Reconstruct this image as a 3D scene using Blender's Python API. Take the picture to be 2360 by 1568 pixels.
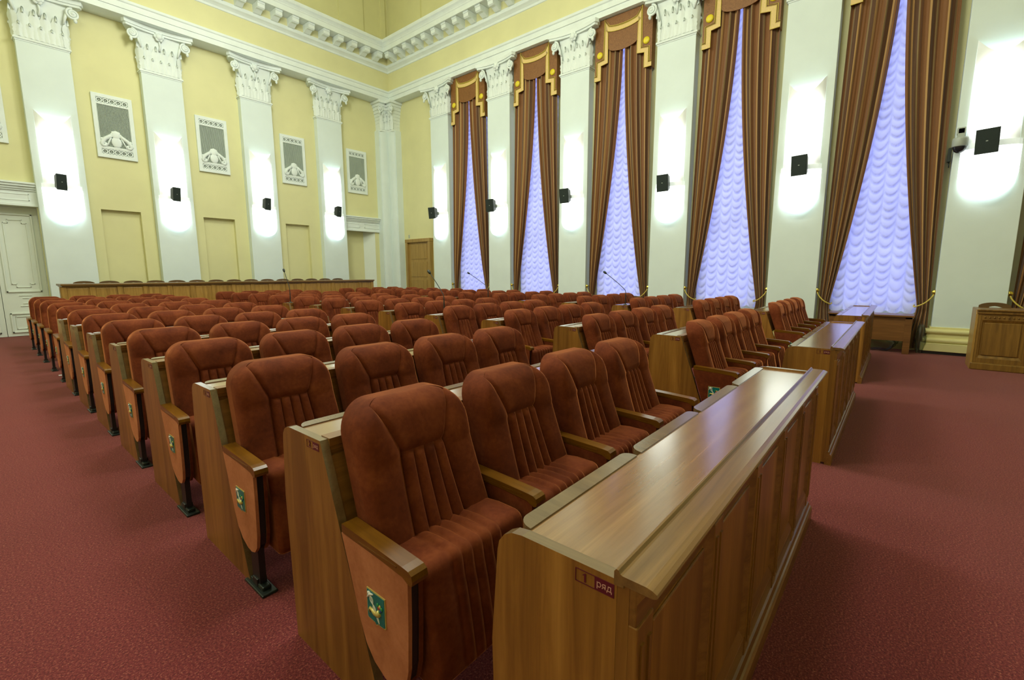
import bpy, bmesh, math, random
from mathutils import Vector, Matrix
from math import sin, cos, pi, sqrt, radians
random.seed(7)
for o in list(bpy.data.objects):
    bpy.data.objects.remove(o)
SC = bpy.context.scene
COL = SC.collection

# ---------------------------------------------------------------- camera
FPX, YAW, PITCH, ROLL, CAMH = 1064.0, radians(39.98), radians(-8.24), radians(-0.18), 1.4
fwd = Vector((cos(YAW) * cos(PITCH), sin(YAW) * cos(PITCH), sin(PITCH)))
rgt = Vector((sin(YAW), -cos(YAW), 0))
upv = rgt.cross(fwd)
r2 = cos(ROLL) * rgt + sin(ROLL) * upv
u2 = -sin(ROLL) * rgt + cos(ROLL) * upv
cam_d = bpy.data.cameras.new('camera')
cam = bpy.data.objects.new('camera', cam_d)
COL.objects.link(cam)
cam_d.sensor_width = 36.0
cam_d.sensor_fit = 'HORIZONTAL'
cam_d.lens = FPX / 2360.0 * 36.0
cam_d.clip_start = 0.02
cam.matrix_world = Matrix((
    (r2.x, u2.x, -fwd.x, 0.0),
    (r2.y, u2.y, -fwd.y, 0.0),
    (r2.z, u2.z, -fwd.z, CAMH),
    (0, 0, 0, 1)))
SC.camera = cam

# ---------------------------------------------------------------- view, world, big lights
vs = SC.view_settings
vs.view_transform = 'Standard'
vs.look = 'None'
vs.gamma = 1.0
vs.use_curve_mapping = False
vs.exposure = 0.10

W = bpy.data.worlds.new('dusk_sky')
SC.world = W
W.use_nodes = True
bg = W.node_tree.nodes['Background']
bg.inputs[0].default_value = (0.42, 0.47, 1.0, 1)
bg.inputs[1].default_value = 2.45

# four unseen overhead lights, added for the hall's soft general light
LAMP_W = 158.0
for i, (lx, ly) in enumerate(((4.3, 2.2), (4.3, 6.2), (4.3, 10.2), (-.4, 5.2))):
    for kind, en, z in (('AREA', LAMP_W * .75, 8.8), ('POINT', LAMP_W * 1.75, 8.0)):     # downward disk and all-round point, mixed to balance walls and attic
        ld = bpy.data.lights.new('overhead_fill', kind)
        if kind == 'AREA':
            ld.shape = 'DISK'; ld.size = 2.0
        else:
            ld.shadow_soft_size = 0.6
        ld.energy = en
        ld.color = (0.95, 0.99, 0.90)
        lo = bpy.data.objects.new('overhead_fill', ld)
        COL.objects.link(lo)
        lo.location = (lx, ly, z)

# ---------------------------------------------------------------- materials
def new_mat(name):
    m = bpy.data.materials.new(name)
    m.use_nodes = True
    nt = m.node_tree
    return m, nt, nt.nodes['Principled BSDF']

def coords(nt, scale=(1, 1, 1), rnd=True):
    tc = nt.nodes.new('ShaderNodeTexCoord')
    mp = nt.nodes.new('ShaderNodeMapping')
    mp.inputs['Scale'].default_value = scale
    nt.links.new(tc.outputs['Object'], mp.inputs['Vector'])
    if rnd:
        oi = nt.nodes.new('ShaderNodeObjectInfo')
        ml = nt.nodes.new('ShaderNodeMath'); ml.operation = 'MULTIPLY'
        ml.inputs[1].default_value = 37.0
        nt.links.new(oi.outputs['Random'], ml.inputs[0])
        nt.links.new(ml.outputs[0], mp.inputs['Location'])
    return mp.outputs['Vector']

def noise(nt, vec, scale, detail=4, rough=0.55, dist=0.0):
    n = nt.nodes.new('ShaderNodeTexNoise')
    n.inputs['Scale'].default_value = scale
    n.inputs['Detail'].default_value = detail
    n.inputs['Roughness'].default_value = rough
    n.inputs['Distortion'].default_value = dist
    nt.links.new(vec, n.inputs['Vector'])
    return n.outputs['Fac']

def ramp(nt, fac, stops, interp='LINEAR'):
    r = nt.nodes.new('ShaderNodeValToRGB')
    r.color_ramp.interpolation = interp
    els = r.color_ramp.elements
    while len(els) < len(stops):
        els.new(0.5)
    for e, (p, c) in zip(els, stops):
        e.position = p
        e.color = (c[0], c[1], c[2], 1)
    nt.links.new(fac, r.inputs['Fac'])
    return r.outputs['Color']

def bump(nt, b, height, strength=0.2, dist=0.002):
    bn = nt.nodes.new('ShaderNodeBump')
    bn.inputs['Strength'].default_value = strength
    bn.inputs['Distance'].default_value = dist
    nt.links.new(height, bn.inputs['Height'])
    nt.links.new(bn.outputs[0], b.inputs['Normal'])

def plain(name, col, rough=0.6, var=0.08, scale=6.0, metal=0.0, spec=0.5, bmp=0.0):
    m, nt, b = new_mat(name)
    v = coords(nt)
    f = noise(nt, v, scale)
    lo = tuple(c * (1 - var) for c in col); hi = tuple(min(1, c * (1 + var)) for c in col)
    nt.links.new(ramp(nt, f, ((0.3, lo), (0.7, hi))), b.inputs['Base Color'])
    b.inputs['Roughness'].default_value = rough
    b.inputs['Metallic'].default_value = metal
    b.inputs['Specular IOR Level'].default_value = spec
    if bmp:
        bump(nt, b, noise(nt, v, scale * 12), bmp)
    return m

def wood(name, dark, mid, light, axis, rough=0.35, coat=0.0, plank=0.0, gscale=1.0):
    m, nt, b = new_mat(name)
    s = [9.0 * gscale] * 3
    s[axis] = 0.55 * gscale
    v = coords(nt, tuple(s))
    f = noise(nt, v, 2.2, 6, 0.62, 0.6)
    c1 = ramp(nt, f, ((0.28, dark), (0.5, mid), (0.74, light)))
    s2 = [90.0] * 3
    s2[axis] = 2.5
    v2 = coords(nt, tuple(s2))
    f2 = noise(nt, v2, 1.5, 3)
    mx = nt.nodes.new('ShaderNodeMix'); mx.data_type = 'RGBA'; mx.blend_type = 'MULTIPLY'
    mx.inputs['Factor'].default_value = 0.35
    nt.links.new(c1, mx.inputs['A'])
    nt.links.new(ramp(nt, f2, ((0.3, (0.62, 0.58, 0.52)), (0.65, (1, 1, 1)))), mx.inputs['B'])
    col = mx.outputs['Result']
    if plank > 0:      # glued staves: each strip a shade of its own
        s3 = [1 / plank] * 3; s3[axis] = 0.0
        v3 = coords(nt, tuple(s3))
        fl = nt.nodes.new('ShaderNodeVectorMath'); fl.operation = 'FLOOR'
        nt.links.new(v3, fl.inputs[0])
        wn = nt.nodes.new('ShaderNodeTexWhiteNoise')
        nt.links.new(fl.outputs[0], wn.inputs['Vector'])
        m2 = nt.nodes.new('ShaderNodeMix'); m2.data_type = 'RGBA'; m2.blend_type = 'MULTIPLY'
        m2.inputs['Factor'].default_value = 1.0
        nt.links.new(col, m2.inputs['A'])
        nt.links.new(ramp(nt, wn.outputs['Value'], ((0.0, (0.74, 0.70, 0.66)), (1.0, (1.18, 1.16, 1.10)))), m2.inputs['B'])
        col = m2.outputs['Result']
    nt.links.new(col, b.inputs['Base Color'])
    b.inputs['Roughness'].default_value = rough
    b.inputs['Coat Weight'].default_value = coat
    b.inputs['Coat Roughness'].default_value = 0.15
    b.inputs['Coat IOR'].default_value = 1.5 if coat < 0.45 else 1.9
    bump(nt, b, f2, 0.12, 0.001)
    return m

M = {}
# plaster and paint
M['white'] = plain('white_plaster', (0.71, 0.80, 0.78), 0.75, 0.03, 1.5, bmp=0.03)
M['white_trim'] = plain('white_stucco', (0.76, 0.83, 0.80), 0.7, 0.04, 3)
M['yellow'] = plain('pale_yellow_paint', (0.71, 0.685, 0.375), 0.8, 0.04, 1.2, bmp=0.03)
M['cream_base'] = plain('cream_painted_base', (0.72, 0.66, 0.30), 0.5, 0.04, 3)
M['ceiling'] = plain('ceiling_paint', (0.62, 0.60, 0.30), 0.8, 0.03, 1)
M['door_white'] = plain('white_door_paint', (0.74, 0.80, 0.72), 0.5, 0.03, 2)
M['grey_backing'] = plain('grille_backing_grey', (0.24, 0.28, 0.235), 0.8, 0.1, 4)  # flat grey sheet behind the grille bars
M['grey_bar'] = plain('grille_bar_grey', (0.42, 0.49, 0.42), 0.6, 0.05, 4)
# woods
M['wood_v'] = wood('panel_wood_vertical', (0.17, 0.070, 0.011), (0.28, 0.125, 0.022), (0.38, 0.185, 0.040), 2, 0.33, 0.15, plank=.115)
M['wood_x'] = wood('panel_wood_lengthwise', (0.125, 0.050, 0.009), (0.205, 0.088, 0.017), (0.28, 0.13, 0.031), 0, 0.33, 0.15)
M['wood_y'] = wood('panel_wood_crosswise', (0.115, 0.045, 0.009), (0.20, 0.085, 0.018), (0.28, 0.13, 0.034), 1, 0.33, 0.15)
M['top_wood'] = wood('desk_top_laminate', (0.20, 0.095, 0.042), (0.29, 0.150, 0.068), (0.39, 0.22, 0.10), 0, 0.22, 1.0, plank=.07, gscale=0.8)
M['nosing_wood'] = wood('desk_nosing_wood', (0.12, 0.058, 0.017), (0.19, 0.098, 0.030), (0.28, 0.15, 0.047), 0, 0.28, 0.35)
M['edge_wood'] = wood('panel_edge_band', (0.13, 0.078, 0.034), (0.17, 0.104, 0.046), (0.21, 0.13, 0.060), 1, 0.26, 0.5)
M['arm_wood'] = wood('lacquered_armrest_wood', (0.105, 0.040, 0.0015), (0.16, 0.062, 0.002), (0.22, 0.092, 0.004), 1, 0.28, 0.15)
M['podium_wood'] = wood('podium_wood', (0.25, 0.13, 0.024), (0.39, 0.215, 0.045), (0.50, 0.29, 0.07), 2, 0.4, 0.1)
M['podium_top'] = wood('podium_top_wood', (0.11, 0.052, 0.010), (0.18, 0.09, 0.018), (0.24, 0.125, 0.028), 0, 0.35, 0.2)
M['lectern_wood'] = wood('carved_desk_wood', (0.12, 0.055, 0.009), (0.21, 0.103, 0.016), (0.30, 0.155, 0.027), 2, 0.38, 0.15)
M['door_wood'] = wood('brown_door_wood', (0.27, 0.165, 0.042), (0.38, 0.235, 0.065), (0.46, 0.30, 0.09), 2, 0.4, 0.1)
M['dark_chair_wood'] = wood('dark_chair_wood', (0.07, 0.035, 0.012), (0.12, 0.062, 0.02), (0.17, 0.09, 0.03), 0, 0.4)
M['table_wood'] = wood('table_wood', (0.13, 0.052, 0.014), (0.20, 0.085, 0.022), (0.27, 0.12, 0.035), 1, 0.35, 0.1)
# metals, plastics
M['black_metal'] = plain('black_painted_metal', (0.012, 0.011, 0.012), 0.4, 0.1, 8)
M['foot_metal'] = plain('dark_grey_foot_metal', (0.035, 0.045, 0.04), 0.35, 0.1, 8, 0.6)
M['black_plastic'] = plain('black_plastic', (0.012, 0.020, 0.017), 0.45, 0.1, 10)
M['speaker_mesh'] = plain('speaker_grille_cloth', (0.010, 0.020, 0.017), 0.75, 0.2, 120, bmp=0.2)
M['grey_plastic'] = plain('grey_plastic', (0.42, 0.46, 0.42), 0.4, 0.04, 4)
M['dome_glass'] = plain('dark_smoked_dome', (0.02, 0.02, 0.025), 0.08, 0.05, 4)
M['brass'] = plain('polished_brass', (0.62, 0.47, 0.09), 0.25, 0.06, 6, 0.9)
M['gold_cloth'] = plain('gold_trim_cloth', (0.70, 0.50, 0.19), 0.6, 0.06, 40)
M['gold_button'] = plain('gold_button_satin', (0.75, 0.60, 0.02), 0.45, 0.05, 8)
M['gold_cord'] = plain('gold_cord', (0.62, 0.48, 0.08), 0.5, 0.1, 60)
M['maroon'] = plain('maroon_plate', (0.10, 0.006, 0.018), 0.4, 0.05, 8)
M['plate_text'] = plain('plate_lettering', (0.52, 0.27, 0.22), 0.5, 0.03, 8)
M['paper'] = plain('white_paper', (0.75, 0.78, 0.80), 0.7, 0.03, 8)
# emblem
M['em_teal'] = plain('emblem_teal_enamel', (0.0, 0.16, 0.17), 0.3, 0.05, 8)
M['em_gold'] = plain('emblem_gold', (0.60, 0.48, 0.14), 0.35, 0.06, 8, 0.3)
M['em_white'] = plain('emblem_white', (0.75, 0.77, 0.72), 0.4, 0.03, 8)
M['em_red'] = plain('emblem_red', (0.35, 0.02, 0.02), 0.4, 0.03, 8)
M['em_green'] = plain('emblem_green', (0.02, 0.25, 0.08), 0.4, 0.03, 8)
M['em_blue'] = plain('emblem_blue', (0.02, 0.04, 0.35), 0.4, 0.03, 8)

def velvet(name, dark, mid, light, sheen):
    m, nt, b = new_mat(name)
    v = coords(nt)
    f = noise(nt, v, 5.5, 4, 0.6, 0.5)
    f2 = noise(nt, v, 60, 3, 0.6)
    mx = nt.nodes.new('ShaderNodeMath'); mx.operation = 'MULTIPLY_ADD'
    mx.inputs[1].default_value = 0.35
    nt.links.new(f2, mx.inputs[0]); nt.links.new(f, mx.inputs[2])
    nt.links.new(ramp(nt, mx.outputs[0], ((0.42, dark), (0.66, mid), (0.9, light))), b.inputs['Base Color'])
    b.inputs['Roughness'].default_value = 0.85
    b.inputs['Specular IOR Level'].default_value = 0.15
    b.inputs['Sheen Weight'].default_value = sheen
    b.inputs['Sheen Roughness'].default_value = 0.28
    b.inputs['Sheen Tint'].default_value = (1.0, 0.36, 0.12, 1)
    bump(nt, b, noise(nt, v, 220, 2), 0.15, 0.001)
    return m
M['velvet'] = velvet('rust_velvet', (0.075, 0.0135, 0.0035), (0.135, 0.027, 0.0075), (0.205, 0.049, 0.014), 1.0)
M['velvet_pad'] = velvet('apricot_velvet', (0.34, 0.115, 0.050), (0.43, 0.155, 0.072), (0.52, 0.20, 0.10), 0.3)

def carpet():
    m, nt, b = new_mat('burgundy_carpet')
    tc = nt.nodes.new('ShaderNodeTexCoord')
    v = tc.outputs['Object']
    f1 = noise(nt, v, 125, 4, 0.85)
    f2 = noise(nt, v, 0.6, 3)
    c = ramp(nt, f1, ((0.38, (0.046, 0.005, 0.009)), (0.49, (0.140, 0.017, 0.024)), (0.57, (0.19, 0.031, 0.034)), (0.65, (0.42, 0.17, 0.11))))
    mx = nt.nodes.new('ShaderNodeMix'); mx.data_type = 'RGBA'; mx.blend_type = 'MULTIPLY'
    mx.inputs['Factor'].default_value = 1.0
    nt.links.new(c, mx.inputs['A'])
    nt.links.new(ramp(nt, f2, ((0.3, (0.9, 0.9, 0.9)), (0.7, (1.05, 1.02, 1.0)))), mx.inputs['B'])
    nt.links.new(mx.outputs['Result'], b.inputs['Base Color'])
    b.inputs['Roughness'].default_value = 0.95
    b.inputs['Specular IOR Level'].default_value = 0.1
    b.inputs['Sheen Weight'].default_value = 0.3
    b.inputs['Sheen Tint'].default_value = (1.0, 0.6, 0.5, 1)
    bump(nt, b, f1, 0.6, 0.004)
    return m
M['carpet'] = carpet()

def curtain_mat():
    m, nt, b = new_mat('striped_brown_satin')
    uv = nt.nodes.new('ShaderNodeUVMap')
    sp = nt.nodes.new('ShaderNodeSeparateXYZ')
    nt.links.new(uv.outputs[0], sp.inputs[0])
    ml = nt.nodes.new('ShaderNodeMath'); ml.operation = 'MULTIPLY'; ml.inputs[1].default_value = 3.0
    fr = nt.nodes.new('ShaderNodeMath'); fr.operation = 'FRACT'
    nt.links.new(sp.outputs[0], ml.inputs[0]); nt.links.new(ml.outputs[0], fr.inputs[0])
    br = (0.205, 0.085, 0.026); dk = (0.095, 0.040, 0.016); go = (0.46, 0.27, 0.10); ol = (0.24, 0.16, 0.07)
    c = ramp(nt, fr.outputs[0], ((0.0, br), (0.30, br), (0.32, go), (0.42, go), (0.44, dk), (0.68, dk), (0.70, ol), (0.78, ol), (0.80, br), (1.0, br)))
    nt.links.new(c, b.inputs['Base Color'])
    b.inputs['Roughness'].default_value = 0.62
    b.inputs['Specular IOR Level'].default_value = 0.25
    b.inputs['Sheen Weight'].default_value = 0.25
    return m
M['curtain'] = curtain_mat()
def brocade():
    m, nt, b = new_mat('brown_brocade')
    v = coords(nt)
    f = noise(nt, v, 22, 3, 0.5, 2.0)
    nt.links.new(ramp(nt, f, ((0.45, (0.185, 0.070, 0.013)), (0.52, (0.27, 0.115, 0.026)), (0.6, (0.20, 0.077, 0.015)))), b.inputs['Base Color'])
    b.inputs['Roughness'].default_value = 0.55
    return m
M['brocade'] = brocade()

def sheer():
    m = bpy.data.materials.new('sheer_white_voile')
    m.use_nodes = True
    nt = m.node_tree
    nt.nodes.remove(nt.nodes['Principled BSDF'])
    out = nt.nodes['Material Output']
    d = nt.nodes.new('ShaderNodeBsdfDiffuse'); t = nt.nodes.new('ShaderNodeBsdfTranslucent')
    mx = nt.nodes.new('ShaderNodeMixShader'); mx.inputs[0].default_value = 0.62
    v = coords(nt)
    f = noise(nt, v, 3.0, 3)
    c = ramp(nt, f, ((0.3, (0.80, 0.80, 0.92)), (0.7, (0.90, 0.90, 0.98))))
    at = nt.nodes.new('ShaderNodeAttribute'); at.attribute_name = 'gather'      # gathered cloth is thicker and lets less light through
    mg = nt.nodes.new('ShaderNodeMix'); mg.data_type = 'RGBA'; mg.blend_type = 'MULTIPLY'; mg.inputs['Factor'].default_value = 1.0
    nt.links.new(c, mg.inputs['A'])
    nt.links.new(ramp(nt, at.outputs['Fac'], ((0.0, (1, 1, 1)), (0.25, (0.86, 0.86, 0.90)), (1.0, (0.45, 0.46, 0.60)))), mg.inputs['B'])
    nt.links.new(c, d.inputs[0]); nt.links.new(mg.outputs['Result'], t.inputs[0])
    nt.links.new(d.outputs[0], mx.inputs[1]); nt.links.new(t.outputs[0], mx.inputs[2])
    nt.links.new(mx.outputs[0], out.inputs[0])
    return m
M['sheer'] = sheer()

def glass(name, col=(1, 1, 1), rough=0.0, tr=0.85):
    m = bpy.data.materials.new(name)
    m.use_nodes = True
    nt = m.node_tree
    nt.nodes.remove(nt.nodes['Principled BSDF'])
    out = nt.nodes['Material Output']
    a = nt.nodes.new('ShaderNodeBsdfTransparent'); a.inputs[0].default_value = (*col, 1)
    g = nt.nodes.new('ShaderNodeBsdfGlossy'); g.inputs['Roughness'].default_value = rough
    mx = nt.nodes.new('ShaderNodeMixShader'); mx.inputs[0].default_value = 1 - tr
    nt.links.new(a.outputs[0], mx.inputs[1]); nt.links.new(g.outputs[0], mx.inputs[2])
    nt.links.new(mx.outputs[0], out.inputs[0])
    return m
M['glass'] = glass('window_glass', (0.95, 0.97, 1.0), 0.0, 0.92)
M['film'] = glass('crumpled_clear_film', (0.62, 0.68, 0.62), 0.35, 0.88)

def emit(name, col, s):
    m = bpy.data.materials.new(name)
    m.use_nodes = True
    nt = m.node_tree
    b = nt.nodes['Principled BSDF']
    b.inputs['Base Color'].default_value = (0.85, 0.87, 0.85, 1)
    b.inputs['Roughness'].default_value = 0.5
    b.inputs['Emission Color'].default_value = (*col, 1)
    b.inputs['Emission Strength'].default_value = s
    return m
def shade(name, zc, hx, hz, s, lo):
    # opal shade: brightest round its lamp, dimmer towards the corners
    m = emit(name, (0.90, 1.0, 0.97), s)
    nt = m.node_tree; b = nt.nodes['Principled BSDF']
    tc = nt.nodes.new('ShaderNodeTexCoord'); mp = nt.nodes.new('ShaderNodeMapping')
    mp.inputs['Location'].default_value = (0, 0, -zc / hz); mp.inputs['Scale'].default_value = (1 / hx, 0, 1 / hz)
    ln = nt.nodes.new('ShaderNodeVectorMath'); ln.operation = 'LENGTH'
    nt.links.new(tc.outputs['Object'], mp.inputs['Vector']); nt.links.new(mp.outputs[0], ln.inputs[0])
    mr = nt.nodes.new('ShaderNodeMapRange'); mr.interpolation_type = 'SMOOTHSTEP'
    mr.inputs['From Min'].default_value = 0.55; mr.inputs['From Max'].default_value = 1.18
    mr.inputs['To Min'].default_value = s; mr.inputs['To Max'].default_value = lo
    nt.links.new(ln.outputs['Value'], mr.inputs['Value']); nt.links.new(mr.outputs[0], b.inputs['Emission Strength'])
    return m
M['shade_lit'] = shade('lit_opal_upper_shade', 4.08, 0.44, 0.72, 1.8, 0.12)
M['shade_low'] = shade('lit_opal_lower_shade', 2.98, 0.60, 0.60, 1.8, 0.6)
M['band_glow'] = emit('white_band_spill_glow', (0.85, 1.0, 0.95), 0.45)  # band is no lamp; its weak glow stands in for the shades' light
M['tube_lit'] = emit('lit_lamp_tube', (0.68, 0.90, 1.0), 46.0)

# ---------------------------------------------------------------- mesh helpers
class MB:
    """collects shapes into one mesh"""
    def __init__(s):
        s.v = []; s.f = []; s.mi = []; s.sm = []; s.uv = {}
    def add(s, vs, fs, mi=0, smooth=False):
        o = len(s.v)
        s.v += [tuple(p) for p in vs]
        s.f += [tuple(i + o for i in f) for f in fs]
        s.mi += [mi] * len(fs); s.sm += [smooth] * len(fs)
        return s
    def box(s, a, b, mi=0, bev=0.0):
        (x0, y0, z0), (x1, y1, z1) = a, b
        x0, x1 = min(x0, x1), max(x0, x1); y0, y1 = min(y0, y1), max(y0, y1); z0, z1 = min(z0, z1), max(z0, z1)
        if bev <= 0:
            vs = [(x, y, z) for x in (x0, x1) for y in (y0, y1) for z in (z0, z1)]
            fs = [(0, 1, 3, 2), (4, 6, 7, 5), (0, 4, 5, 1), (2, 3, 7, 6), (0, 2, 6, 4), (1, 5, 7, 3)]
            return s.add(vs, fs, mi)
        bm = bmesh.new()
        bmesh.ops.create_cube(bm, size=1)
        for v in bm.verts:
            v.co = Vector(((x0 + x1) / 2 + v.co.x * (x1 - x0), (y0 + y1) / 2 + v.co.y * (y1 - y0), (z0 + z1) / 2 + v.co.z * (z1 - z0)))
        bmesh.ops.bevel(bm, geom=list(bm.edges), offset=min(bev, .45 * min(x1 - x0, y1 - y0, z1 - z0)), segments=2, affect='EDGES', profile=0.5)
        s.bm(bm, mi); bm.free()
        return s
    def bm(s, bm, mi=0, smooth=False):
        bm.verts.ensure_lookup_table(); bm.verts.index_update()
        s.add([v.co[:] for v in bm.verts], [[v.index for v in f.verts] for f in bm.faces], mi, smooth)
        return s
    def prism(s, poly, axis, a, b, mi=0, smooth=False, mside=None, bev=0.0):
        """extrude a 2-D polygon along an axis. axis 0: poly=(y,z); 1: (x,z); 2: (x,y)"""
        def P(p, t):
            return (t, p[0], p[1]) if axis == 0 else (p[0], t, p[1]) if axis == 1 else (p[0], p[1], t)
        n = len(poly)
        area = sum(poly[i][0] * poly[(i + 1) % n][1] - poly[(i + 1) % n][0] * poly[i][1] for i in range(n))
        flip = (area < 0) ^ (axis == 1)
        if a > b: a, b = b, a
        vs = [P(p, a) for p in poly] + [P(p, b) for p in poly]
        cap0 = tuple(range(n)); cap1 = tuple(range(n, 2 * n))
        sides = [(i, (i + 1) % n, n + (i + 1) % n, n + i) for i in range(n)]
        if flip:
            fs = [cap0, cap1[::-1]]; sides = [q[::-1] for q in sides]
        else:
            fs = [cap0[::-1], cap1]
        if bev > 0:
            bm = bmesh.new()
            bv = [bm.verts.new(p) for p in vs]
            for q in fs + sides: bm.faces.new([bv[i] for i in q])
            es = [e for e in bm.edges if len(e.link_faces) == 2 and e.calc_face_angle(0) > 0.6]
            bmesh.ops.bevel(bm, geom=es, offset=bev, segments=2, affect='EDGES', profile=0.5)
            s.bm(bm, mi); bm.free()
            return s
        s.add(vs, fs, mi)
        o = len(s.v) - len(vs)
        s.f += [tuple(i + o for i in q) for q in sides]
        s.mi += [mside if mside is not None else mi] * n; s.sm += [smooth] * n
        return s
    def tube(s, pts, rad, seg=8, mi=0, cap=True, closed=False):
        pts = [Vector(p) for p in pts]
        n = len(pts)
        rr = rad if isinstance(rad, (list, tuple)) else [rad] * n
        vs = []
        prev = None
        for i, p in enumerate(pts):
            if closed:
                t = pts[(i + 1) % n] - pts[i - 1]
            else:
                t = pts[min(i + 1, n - 1)] - pts[max(i - 1, 0)]
            t.normalize()
            if prev is None:
                a = Vector((0, 0, 1)) if abs(t.z) < .9 else Vector((1, 0, 0))
                prev = t.cross(a).normalized()
            nrm = (prev - t * prev.dot(t)).normalized(); prev = nrm
            bi = t.cross(nrm)
            for k in range(seg):
                w = 2 * pi * k / seg
                vs.append(p + rr[i] * (cos(w) * nrm + sin(w) * bi))
        fs = []
        for i in range(n if closed else n - 1):
            j = (i + 1) % n
            for k in range(seg):
                l = (k + 1) % seg
                fs.append((i * seg + k, i * seg + l, j * seg + l, j * seg + k))
        if cap and not closed:
            fs.append(tuple(range(seg))[::-1]); fs.append(tuple((n - 1) * seg + k for k in range(seg)))
        return s.add(vs, fs, mi, True)
    def lathe(s, prof, c=(0, 0, 0), seg=16, axis=2, mi=0, a0=0.0, a1=2 * pi):
        """prof = (r, h) list"""
        full = abs(a1 - a0 - 2 * pi) < 1e-6
        m = seg if full else seg + 1
        vs = []
        for r, h in prof:
            for k in range(m):
                w = a0 + (a1 - a0) * k / seg
                p = (r * cos(w), r * sin(w), h)
                if axis == 0: p = (p[2], p[0], p[1])
                elif axis == 1: p = (p[1], p[2], p[0])
                vs.append((p[0] + c[0], p[1] + c[1], p[2] + c[2]))
        fs = []
        for i in range(len(prof) - 1):
            for k in range(seg):
                l = (k + 1) % m
                fs.append((i * m + k, i * m + l, (i + 1) * m + l, (i + 1) * m + k))
        return s.add(vs, fs, mi, True)
    def ball(s, c, r, mi=0, seg=10, sc=(1, 1, 1)):
        prof = [(r * sin(pi * i / 7), -r * cos(pi * i / 7)) for i in range(8)]
        o = len(s.v)
        s.lathe(prof, (0, 0, 0), seg, 2, mi)
        for i in range(o, len(s.v)):
            p = s.v[i]; s.v[i] = (p[0] * sc[0] + c[0], p[1] * sc[1] + c[1], p[2] * sc[2] + c[2])
        return s
    def grid(s, P, mi=0, smooth=True, flip=False):
        n = len(P); m = len(P[0])
        fs = []
        for i in range(n - 1):
            for j in range(m - 1):
                q = (i * m + j, i * m + j + 1, (i + 1) * m + j + 1, (i + 1) * m + j)
                fs.append(q[::-1] if flip else q)
        return s.add([p for r in P for p in r], fs, mi, smooth)
    def xf(s, fn):
        s.v = [tuple(fn(*p)) for p in s.v]; return s
    def mesh(s, name, mats):
        me = bpy.data.meshes.new(name)
        me.from_pydata(s.v, [], s.f)
        for m in (mats if isinstance(mats, (list, tuple)) else [mats]):
            me.materials.append(M[m])
        me.polygons.foreach_set('material_index', s.mi)
        me.polygons.foreach_set('use_smooth', s.sm)
        me.update()
        return me
    def build(s, name, mats, parent=None, loc=None):
        return link(name, s.mesh(name, mats), parent, loc)

def link(name, me, parent=None, loc=None):
    o = bpy.data.objects.new(name, me)
    COL.objects.link(o)
    if parent is not None: o.parent = parent
    if loc is not None: o.location = loc
    return o

def tag(o, label, cat, group=None):
    o['label'] = label; o['category'] = cat
    if group: o['group'] = group
    return o

def thing(name, label, cat, loc=(0, 0, 0), rz=0.0, group=None):
    o = bpy.data.objects.new(name, None)
    COL.objects.link(o)
    o.empty_display_size = 0.1
    o.location = loc; o.rotation_euler = (0, 0, rz)
    return tag(o, label, cat, group)

def struct(o):
    o['kind'] = 'structure'; return o

def outward(mb):
    bm = bmesh.new()
    vs = [bm.verts.new(p) for p in mb.v]
    keep = []
    for i, f in enumerate(mb.f):
        try: bm.faces.new([vs[k] for k in f]); keep.append(i)
        except ValueError: pass
    bmesh.ops.recalc_face_normals(bm, faces=list(bm.faces))
    bm.verts.index_update()
    mb.f = [tuple(v.index for v in f.verts) for f in bm.faces]
    mb.mi = [mb.mi[i] for i in keep]; mb.sm = [mb.sm[i] for i in keep]
    bm.free()
    return mb

ORD = ['first', 'second', 'third', 'fourth', 'fifth', 'sixth', 'seventh', 'eighth', 'ninth', 'tenth', 'eleventh', 'twelfth', 'thirteenth', 'fourteenth', 'fifteenth']
# ================================================================ THE HALL
XW, XP = 11.0, 10.75          # window wall plane, pilaster face
YB, YPF = 15.15, 14.95        # back wall plane, pilaster face
XL, YF = -2.3, -7.0           # unseen left and front walls
ZC = 11.8                     # ceiling

# floor
mb = MB(); mb.box((XL - .3, YF - .3, -.12), (XW + .4, YB + 1.1, 0))
struct(mb.build('floor', 'carpet'))
mb = MB(); mb.box((XL - .3, YF - .3, ZC), (XW + .4, YB + .4, ZC + .1))
struct(mb.build('ceiling', 'ceiling'))
mb = MB(); mb.box((XL - .25, YF, 0), (XL, YB, ZC)); struct(mb.build('wall_left', 'yellow'))
mb = MB(); mb.box((XL - .25, YF - .25, 0), (XW + .35, YF, ZC)); struct(mb.build('wall_front', 'yellow'))

def cells(lo, hi, zlo, zhi, holes):
    xs = sorted({lo, hi, *[h[0] for h in holes], *[h[1] for h in holes]})
    zs = sorted({zlo, zhi, *[h[2] for h in holes], *[h[3] for h in holes]})
    for a, b in zip(xs, xs[1:]):
        for c, d in zip(zs, zs[1:]):
            mx, mz = (a + b) / 2, (c + d) / 2
            if not any(h[0] < mx < h[1] and h[2] < mz < h[3] for h in holes):
                yield a, b, c, d

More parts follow.
